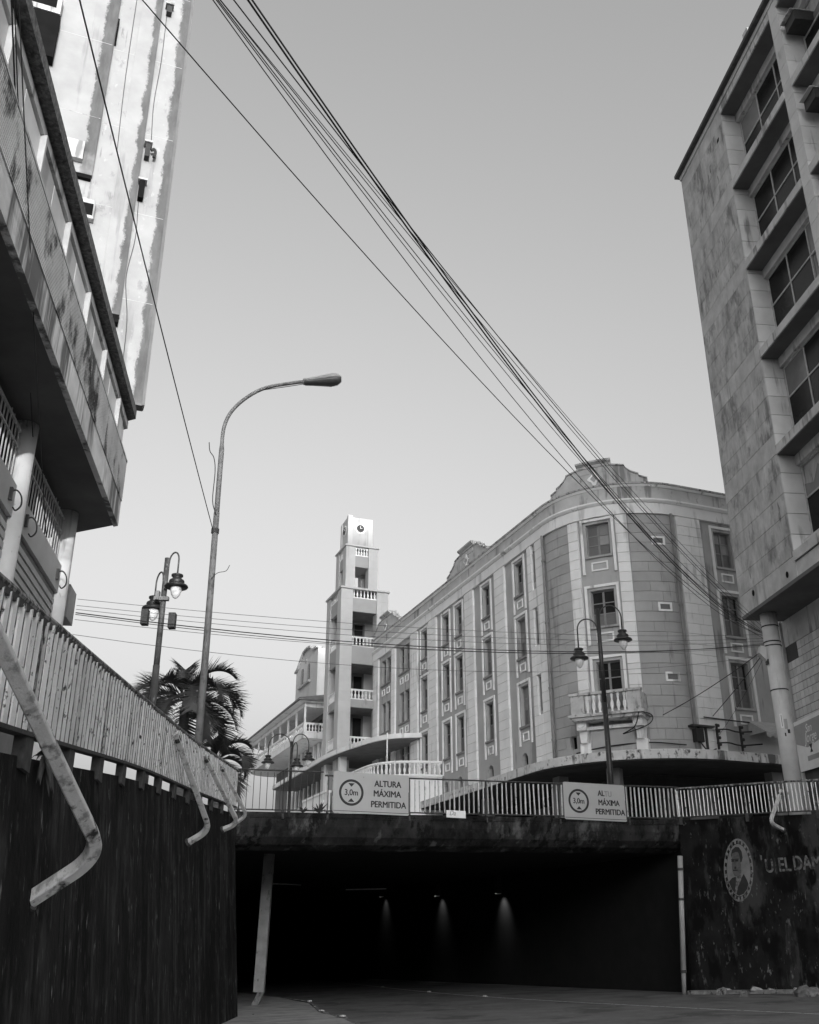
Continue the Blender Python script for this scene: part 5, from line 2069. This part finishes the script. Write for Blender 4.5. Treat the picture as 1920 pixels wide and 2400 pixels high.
MB().tube([(-2.85, 23, 15.23), (-2.79, 23, 15.235)], .09, 10).build('collar', M_pole, sl)
MB().tube(catmull([(-4.86, 22.9, 11.3), (-4.98, 22.9, 11.7), (-4.98, 22.9, 12.5), (-5.04, 22.9, 12.9), (-5.16, 22.9, 13.1), (-5.2, 22.9, 13.35)], 5), .012, 5).build('loose_cable', M_wire, sl)
MB().tube(catmull([(-4.85, 22.9, 9.6), (-4.7, 22.9, 9.75), (-4.5, 22.9, 9.8), (-4.42, 22.9, 9.95)], 4), .008, 5).build('loose_wire', M_wire, sl)
MB().lathe([(.10, -.06), (.10, .06)], (-4.87, 23, 10.9), 10).build('pole_clamp', M_raildark, sl)
MB().tube(catmull([(-2.8, 23, 15.17), (-3.3, 23, 15.08), (-3.9, 23, 14.98)], 4), .01, 5).build('hanging_wire', M_wire, sl)

SHADE = MB().lathe([(.10, -.02), (.31, -.035), (.325, -.01), (.30, .03), (.20, .075), (.19, .10), (.215, .13), (.20, .17), (.13, .22), (.115, .27), (.16, .29), (.16, .335), (.10, .36), (.03, .37)], n=20)
shade_me = SHADE.mesh('lamp_shade', M_blackmetal, True)
BULB = MB().lathe([(.01, -.36), (.07, -.32), (.125, -.23), (.155, -.12), (.15, -.03)], n=16)
bulb_me = BULB.mesh('bulb', M_bulb, True)


def heritage_lamp(x, y, z0, z1, arms, label, r=.07, s=1.0, paint=M_blackmetal):
    root = thing('heritage_lamp', (x, y, z0), label, 'street lamp', 'old style lamp posts')
    MB().tube([(x, y, z0 - .2), (x, y, z0 + (z1 - z0) * .55)], [r * 1.25, r * 1.1], 12).build('lower_pole', paint, root, True)
    MB().tube([(x, y, z0 + (z1 - z0) * .55 - .02), (x, y, z1)], [r, r * .9], 12).build('upper_pole', paint, root, True)
    for (ex, ey, zh, zarc) in arms:
        # arm leaves the pole, arcs over and hangs down to the shade
        n = 12
        pts = [V((x, y, zarc - .75))]
        for k in range(n + 1):
            an = math.pi - math.pi * k / n
            f_ = (1 + math.cos(an)) / 2
            pts.append(V((x + ex * f_ + (0.06 if ex > 0 else -.06) * (1 - f_), y + ey * f_, zarc - .32 + math.sin(an) * .32 * max(.8, math.hypot(ex, ey) / .62))))
        pts.append(V((x + ex, y + ey, zh + .36 * s)))
        MB().tube(pts, .024 * s, 8).build('arm', paint, root, True)
        M_ = Matrix.Translation((x + ex, y + ey, zh)) @ Matrix.Scale(s, 4)
        sh_ = link('lamp_shade', shade_me, root, M_)
        link('bulb', bulb_me, sh_, M_)
    return root


h1 = heritage_lamp(-6.77, 26, 4.5, 11.32, [(.37, -.2, 10.42, 11.52), (-.35, .4, 9.98, 11.02)], 'old style double lamp post beside the palm tree on the left', r=.085, paint=mat('weathered_lamp_paint', .07, rough=.6, var=.4, scale=4, spots=(.2, 8, .66)))
for (xx, zz, lab) in ((-.42, 9.35, 0), (.33, 9.25, 1)):
    MB().box(-6.77 + xx - .09, -6.77 + xx + .09, 25.78, 26.0, zz, zz + .42).build('speaker_box', M_darkframe, h1)
MB().box(-7.0, -6.6, 25.85, 25.98, 10.05, 10.15).build('bracket', M_pole, h1)
MB().box(-6.95, -6.85, 25.8, 25.95, 10.05, 10.3).build('bracket', M_pole, h1)
heritage_lamp(7.02, 35.5, 5.1, 12.94, [(.86, 0, 11.75, 12.95), (-.80, 0, 11.05, 12.45)], 'old style double lamp post in front of the hotel corner', r=.085, s=1.05)
heritage_lamp(-5.86, 50, 5.2, 10.75, [(-1.15, 0, 9.72, 10.85), (.80, .5, 9.95, 11.0), (.35, -.6, 9.45, 10.6)], 'old style triple lamp post in front of the veranda wing', r=.075, s=1.0)

# ------------------------------------------------------------------ palm tree
def palm(x, y, z0, zc, label, nfr, ln, seed, dirs=None):
    rnd = random.Random(seed)
    root = thing('palm_tree', (x, y, z0), label, 'palm tree')
    MB().tube([(x + .05, y, z0 - .2), (x, y, z0 + (zc - z0) * .4), (x - .05, y, zc - .35)], [.2, .15, .13], 12).build('trunk', M_trunk, root, True)
    MB().tube([(x - .05, y, zc - .6), (x - .05, y, zc + .12)], [.12, .07], 10).build('crown_shaft', M_trunk, root, True)
    for k in range(nfr):
        az = 2 * math.pi * (k * .382) + rnd.uniform(-.25, .25)
        el = 1.25 - 1.75 * (k / nfr) + rnd.uniform(-.12, .12)
        L_ = ln * rnd.uniform(.85, 1.1)
        mb = MB()
        pts = []
        n = 22
        p = V((x - .05, y, zc + .05))
        e = el
        for i in range(n + 1):
            pts.append(p.copy())
            p = p + V((math.cos(az) * math.cos(e), math.sin(az) * math.cos(e), math.sin(e))) * (L_ / n)
            e -= (.045 + .07 * i / n) * (1.3 if el > .3 else .9)
        mb.tube(pts, [.024 - .020 * i / n for i in range(n + 1)], 5)
        side0 = V((-math.sin(az), math.cos(az), 0))
        for i in range(3, n + 1):
            for sub in range(3):
                f_ = (i + sub / 3) / n
                if i == n and sub:
                    continue
                b = pts[i] if sub == 0 else pts[i].lerp(pts[i + 1], sub / 3)
                t = (pts[min(i + 1, n)] - pts[i - 1]).normalized()
                for sg in (-1, 1):
                    ll = L_ * (.36 * math.sin(math.pi * min(1, .12 + f_ * .80)) + .06) * rnd.uniform(.75, 1.12)
                    d = (side0 * sg * .62 + t * .72 + V((0, 0, .42))).normalized()
                    droop = V((0, 0, -ll * rnd.uniform(.05, .35)))
                    wv = t * .021
                    m_ = b + d * ll * .55 + droop * .25
                    tip = b + d * ll + droop
                    mb.quad(b - wv, b + wv, m_ + wv * .85, m_ - wv * .85)
                    mb.quad(m_ - wv * .85, m_ + wv * .85, tip)
        mb.build('frond', M_leaf, root)
    return root


palm(-6.78, 30, 4.9, 8.2, 'dark feathery palm tree crossed by the tall lamp pole', 21, 2.15, 3)
palm(-5.95, 31.5, 4.9, 6.65, 'small low palm behind the curved end of the left railing', 14, 1.5, 9)

# ------------------------------------------------------------------ awning, boxes and cables on the hotel's right front
aw = thing('shop_awning', hp(U1 - 3.6, .3, 10.2), 'small scalloped cloth awning beside the round column', 'awning')
fr = hframe(U1 - 3.7)
mb = MB()
mb.quad(fr(-1.3, .1, 10.95), fr(1.0, .1, 10.95), fr(1.0, 1.25, 10.25), fr(-1.3, 1.25, 10.25))
mb.build('cloth', M_awning, aw)
for k in range(7):
    a, b = 1.0 - .33 * k, 1.0 - .33 * (k + 1)
    MB().quad(fr(a, 1.25, 10.25), fr(b, 1.25, 10.25), fr(b, 1.27, 10.10), fr((a + b) / 2, 1.27, 9.97), fr(a, 1.27, 10.10)) if False else None
    v_ = MB()
    v_.quad(fr(a, 1.252, 10.25), fr(b, 1.252, 10.25), fr(b, 1.27, 10.08), fr((a + b) / 2, 1.27, 9.96), fr(a, 1.27, 10.08))
    v_.build('valance', M_awning, aw)
sdv = MB()
sdv.quad(fr(1.0, .1, 10.95), fr(1.0, 1.25, 10.25), fr(1.0, .1, 10.25))
sdv.build('side_cheek', M_awning, aw)

fr = hframe(U1 - .15)
bx = thing('junction_box', fr(0, .2, 9.9), 'dark junction box with cables on the hotel wall above the canopy', 'junction box')
MB().box(.15, .55, .05, .35, 9.75, 10.35, fr).build('case', M_wire, bx)
MB().box(-.45, .75, .05, .4, 10.42, 10.5, fr).build('cross_arm', M_blackmetal, bx)
MB().box(-.16, -.06, .05, .2, 9.4, 10.41, fr).build('support', M_blackmetal, bx)
MB().tube(catmull([fr(.35, .3, 9.75), fr(.2, .35, 9.5), fr(-.1, .3, 9.35), fr(-.5, .25, 9.5)], 4), .03, 6).build('cable', M_wire, bx)
fr2 = hframe(U1 - 1.6)
rk = thing('insulator_rack', fr2(0, .2, 9.7), 'black insulator rack with cable loops beside the junction box', 'bracket')
for x in (.75, -.55):
    MB().box(x - .03, x + .03, .14, .24, 9.5, 10.65, fr2).build('upright', M_blackmetal, rk)
    for z in (9.7, 10.0, 10.3, 10.55):
        p = fr2(x, .3, z)
        MB().lathe([(.07, -.06), (.09, 0), (.07, .06)], (p.x, p.y, p.z), 8).build('insulator', M_darkframe, rk)
for z in (9.75, 10.35):
    MB().tube(catmull([fr2(.9, .3, z), fr2(.3, .34, z + .05), fr2(-.4, .3, z - .02), fr2(-1.6, .3, z + .12)], 4), .035, 6).build('cable', M_wire, rk)

# ------------------------------------------------------------------ overhead cables


def cable(a, b, r, sag, label, m=M_wire, n=18, group='overhead cables', name='overhead_cable'):
    a, b = V(a), V(b)
    pts = [a.lerp(b, k / n) - V((0, 0, sag * 4 * (k / n) * (1 - k / n))) for k in range(n + 1)]
    o = MB().tube(pts, r, 6).build(name, m)
    tag(o, label, 'cable', group)
    return o


colp = rb(-.85, -.62, 0)
CE = V((colp.x - .33, colp.y - .05, 0))


def strung(px0, px1, e, r, label, Yp=8.0):
    """cable hanging from the column e through two measured sight lines, running on to a pole behind the viewer"""
    p0 = atY(px0, 0, Yp)
    d = V((p0.x - e.x, p0.y - e.y))
    rr = ray(px1, 800)
    det = rr.x * (-d.y) + rr.y * d.x
    tm = (rr.x * e.y - rr.y * e.x) / det
    rt = (e.x * (-d.y) + e.y * d.x) / det
    zm = EYE + rr.z * rt
    z0, z1 = e.z, p0.z
    # quadratic through (0,z0) (tm,zm) (1,z1)
    a = ((zm - z0) / tm - (z1 - z0)) / (tm - 1)
    b = (z1 - z0) - a
    n = 26
    pts = []
    for k in range(n + 1):
        t = 1.2 * k / n
        pts.append(V((e.x + d.x * t, e.y + d.y * t, z0 + b * t + a * t * t)))
    o = MB().tube(pts, r, 6).build('overhead_cable', M_wire)
    return tag(o, label, 'cable', 'overhead cables')


for i, (px0, px1, ze, r_, lab) in enumerate((
        (499, 1096, 11.95, .0075, 'leftmost strand of four at the top edge'),
        (507, 1126, 12.05, .0070, 'second strand of four at the top edge'),
        (511, 1139, 12.10, .0075, 'third strand of four at the top edge'),
        (516, 1164, 12.15, .0070, 'fourth strand of four at the top edge'),
        (517, 1178, 12.45, .0060, 'thin strand that ends up rightmost'),
        (548, 1177, 12.35, .0090, 'lone middle strand at the top edge'),
        (581, 1149, 12.05, .0135, 'thick strand, left of the thick pair'),
        (591, 1157, 12.10, .0125, 'thick strand, right of the thick pair'))):
    strung(px0, px1, V((CE.x, CE.y, ze)), r_, 'black overhead cable of the diagonal bundle, ' + lab)
strung(334, 1040, V((CE.x, CE.y, 11.85)), .0085, 'lone black cable running below the diagonal bundle')
# cable from top left to the lamp pole
p = atY(191, 0, 8.0)
e = V((-4.93, 22.95, 10.95))
a = e + (p - e) * 1.25
cable(a, e, .0105, .10, 'steep black cable from the top left down to the tall street lamp')
# cables across the low building's face
for i, (x0, x1, yb, lab) in enumerate(((25, 72, 700, 'left'), (32, 80, 820, 'middle'), (42, 108, 1000, 'right'))):
    a = atY(x0, -60, 9.0)
    b = atY(x1, yb + 250, 17.5)
    cable(a, b, .009 if i else .012, .12, 'thin cable hanging in front of the ribbed fascia, %s of three' % lab, group='cables before the left building')
# cables from the low building across the street to the column
ca = lb(-.5, -1.1, 0)
for i, (yl, yr_, r_, sg, lab, m) in enumerate(((1436, 12.15, .013, .55, 'thick lowest', M_wire), (1440, 12.2, .009, .62, 'thin strand twined with the thick', M_wire), (1404, 12.55, .006, .35, 'topmost thin', M_wirethin), (1419, 12.4, .006, .38, 'second from top', M_wirethin), (1428, 12.3, .006, .45, 'third from top', M_wirethin), (1452, 12.1, .006, .52, 'fourth from top', M_wirethin))):
    z = atY(185, yl, ca.y).z
    cable(V((ca.x + .3, ca.y, z)), V((CE.x, CE.y, yr_ - .55)), r_, sg, 'cable crossing the street before the clock tower, ' + lab, m, group='cables across the street')
z = atY(175, 1487, ca.y).z
cable(V((ca.x + .3, ca.y, z)), V((CE.x, CE.y, 11.2)), .006, .75, 'lowest thin cable crossing the street before the hotel windows', M_wirethin, group='cables across the street')
# service drops from the column to the hotel
fr = hframe(uph(66))
cable(V((CE.x, CE.y, 11.45)), fr(-.2, .5, 10.85), .016, .12, 'service cable from the round column to the hotel balcony', group='service drops')
cable(V((CE.x + .03, CE.y, 11.4)), hframe(U1 - .6)(0, .35, 10.95), .016, .05, 'service cable from the round column down to the insulator rack', group='service drops')
cable(V((CE.x + .05, CE.y, 11.35)), hframe(U1 - .8)(0, .35, 10.1), .007, .15, 'thin slack service cable beside the insulator rack', group='service drops')
# cable runs lying on the street canopy
for (us_, zz, r_, lab) in (((uph(20), uph(38), uph(60), uph(80)), (9.5, 9.62, 9.70, 9.6), .03, 'sagging black cable along the rounded hotel wall above the canopy'), ((U1 - .2, U1 - 2, U1 - 5), (10.9, 10.85, 10.8), .03, 'black cable along the right hotel wall above the awning')):
    o = MB().tube(catmull([hp(u, .22, z) for u, z in zip(us_, zz)], 6), r_, 6).build('wall_cable', M_wire)
    tag(o, lab, 'cable', 'cables on the hotel wall')
fr = hframe(uph(42))
o = MB().tube(catmull([fr(-1.5, 1.0, 10.9), fr(-1.2, .8, 10.3), fr(-.6, .6, 10.05), fr(-1.7, .4, 10.4), fr(-1.9, .3, 10.8), fr(-1.6, 1.05, 10.9)], 6), .025, 6).build('cable_loop', M_wire)
tag(o, 'black cable loop hanging under the hotel corner balcony', 'cable')
# wall lamp on the column
clp = thing('floodlight', (CE.x - .1, CE.y, 11.1), 'small floodlight strapped to the round column', 'lamp')
MB().hexa([(CE.x - .28, CE.y - .12, 11.28), (CE.x - .02, CE.y - .12, 10.98), (CE.x - .02, CE.y + .12, 10.98), (CE.x - .28, CE.y + .12, 11.28)],
          [(CE.x - .18, CE.y - .12, 11.55), (CE.x + .04, CE.y - .12, 11.5), (CE.x + .04, CE.y + .12, 11.5), (CE.x - .18, CE.y + .12, 11.55)]).build('housing', M_slab, clp)
MB().box(CE.x - .02, CE.x + .06, CE.y - .08, CE.y + .08, 10.85, 11.05).build('mount', M_blackmetal, clp)

# ------------------------------------------------------------------ unseen blocks added behind the viewer to keep the low sun off the street


def far_block(x0, x1, y0, y1, h, label):
    root = thing('shade_block', ((x0 + x1) / 2, y1, 0), label, 'building', 'unseen blocks added to cast shade')
    MB().box(x0, x1, y0, y1, -1.5, h).build('wall', M_shadeblock, root)
    n = int((x1 - x0) / 3.2)
    me = MB().box(-.8, .8, 0, .06, 0, 1.7).mesh('window', M_glass)
    for i in range(n):
        for j in range(int(h / 8)):
            link('window', me, root, Matrix.Translation((x0 + (i + .5) * (x1 - x0) / n, y1, 3 + j * 8)))
    MB().box(x0 - .3, x1 + .3, y1, y1 + .3, h - .6, h).build('cornice', M_slab, root)


YB = -120.0


def shade_h(P):
    """x and height of the roof at y = YB whose shadow edge touches point P"""
    t = (YB - P[1]) / SUN_XY.y
    return P[0] + SUN_XY.x * t, P[2] + t * math.tan(SUN_ELEV)


xa, ha = shade_h(tf(-1.85, .75, 31.35))
xb, hb = shade_h(tf(-2.4, .4, 28.9))
xc, hc = shade_h(lb(0, 0, 8.6))
far_block(xa, xa + 30, YB - 9, YB, ha, 'unseen tall block added behind the viewer to shade the hotel')
far_block(xc + 4.0, xa - .01, YB - 6, YB, hb, 'unseen slightly lower shade block added behind the viewer beside the tall one')
far_block(-12, xc + 3.99, YB - 9, YB, hc, 'unseen low block added behind the viewer to shade the street')
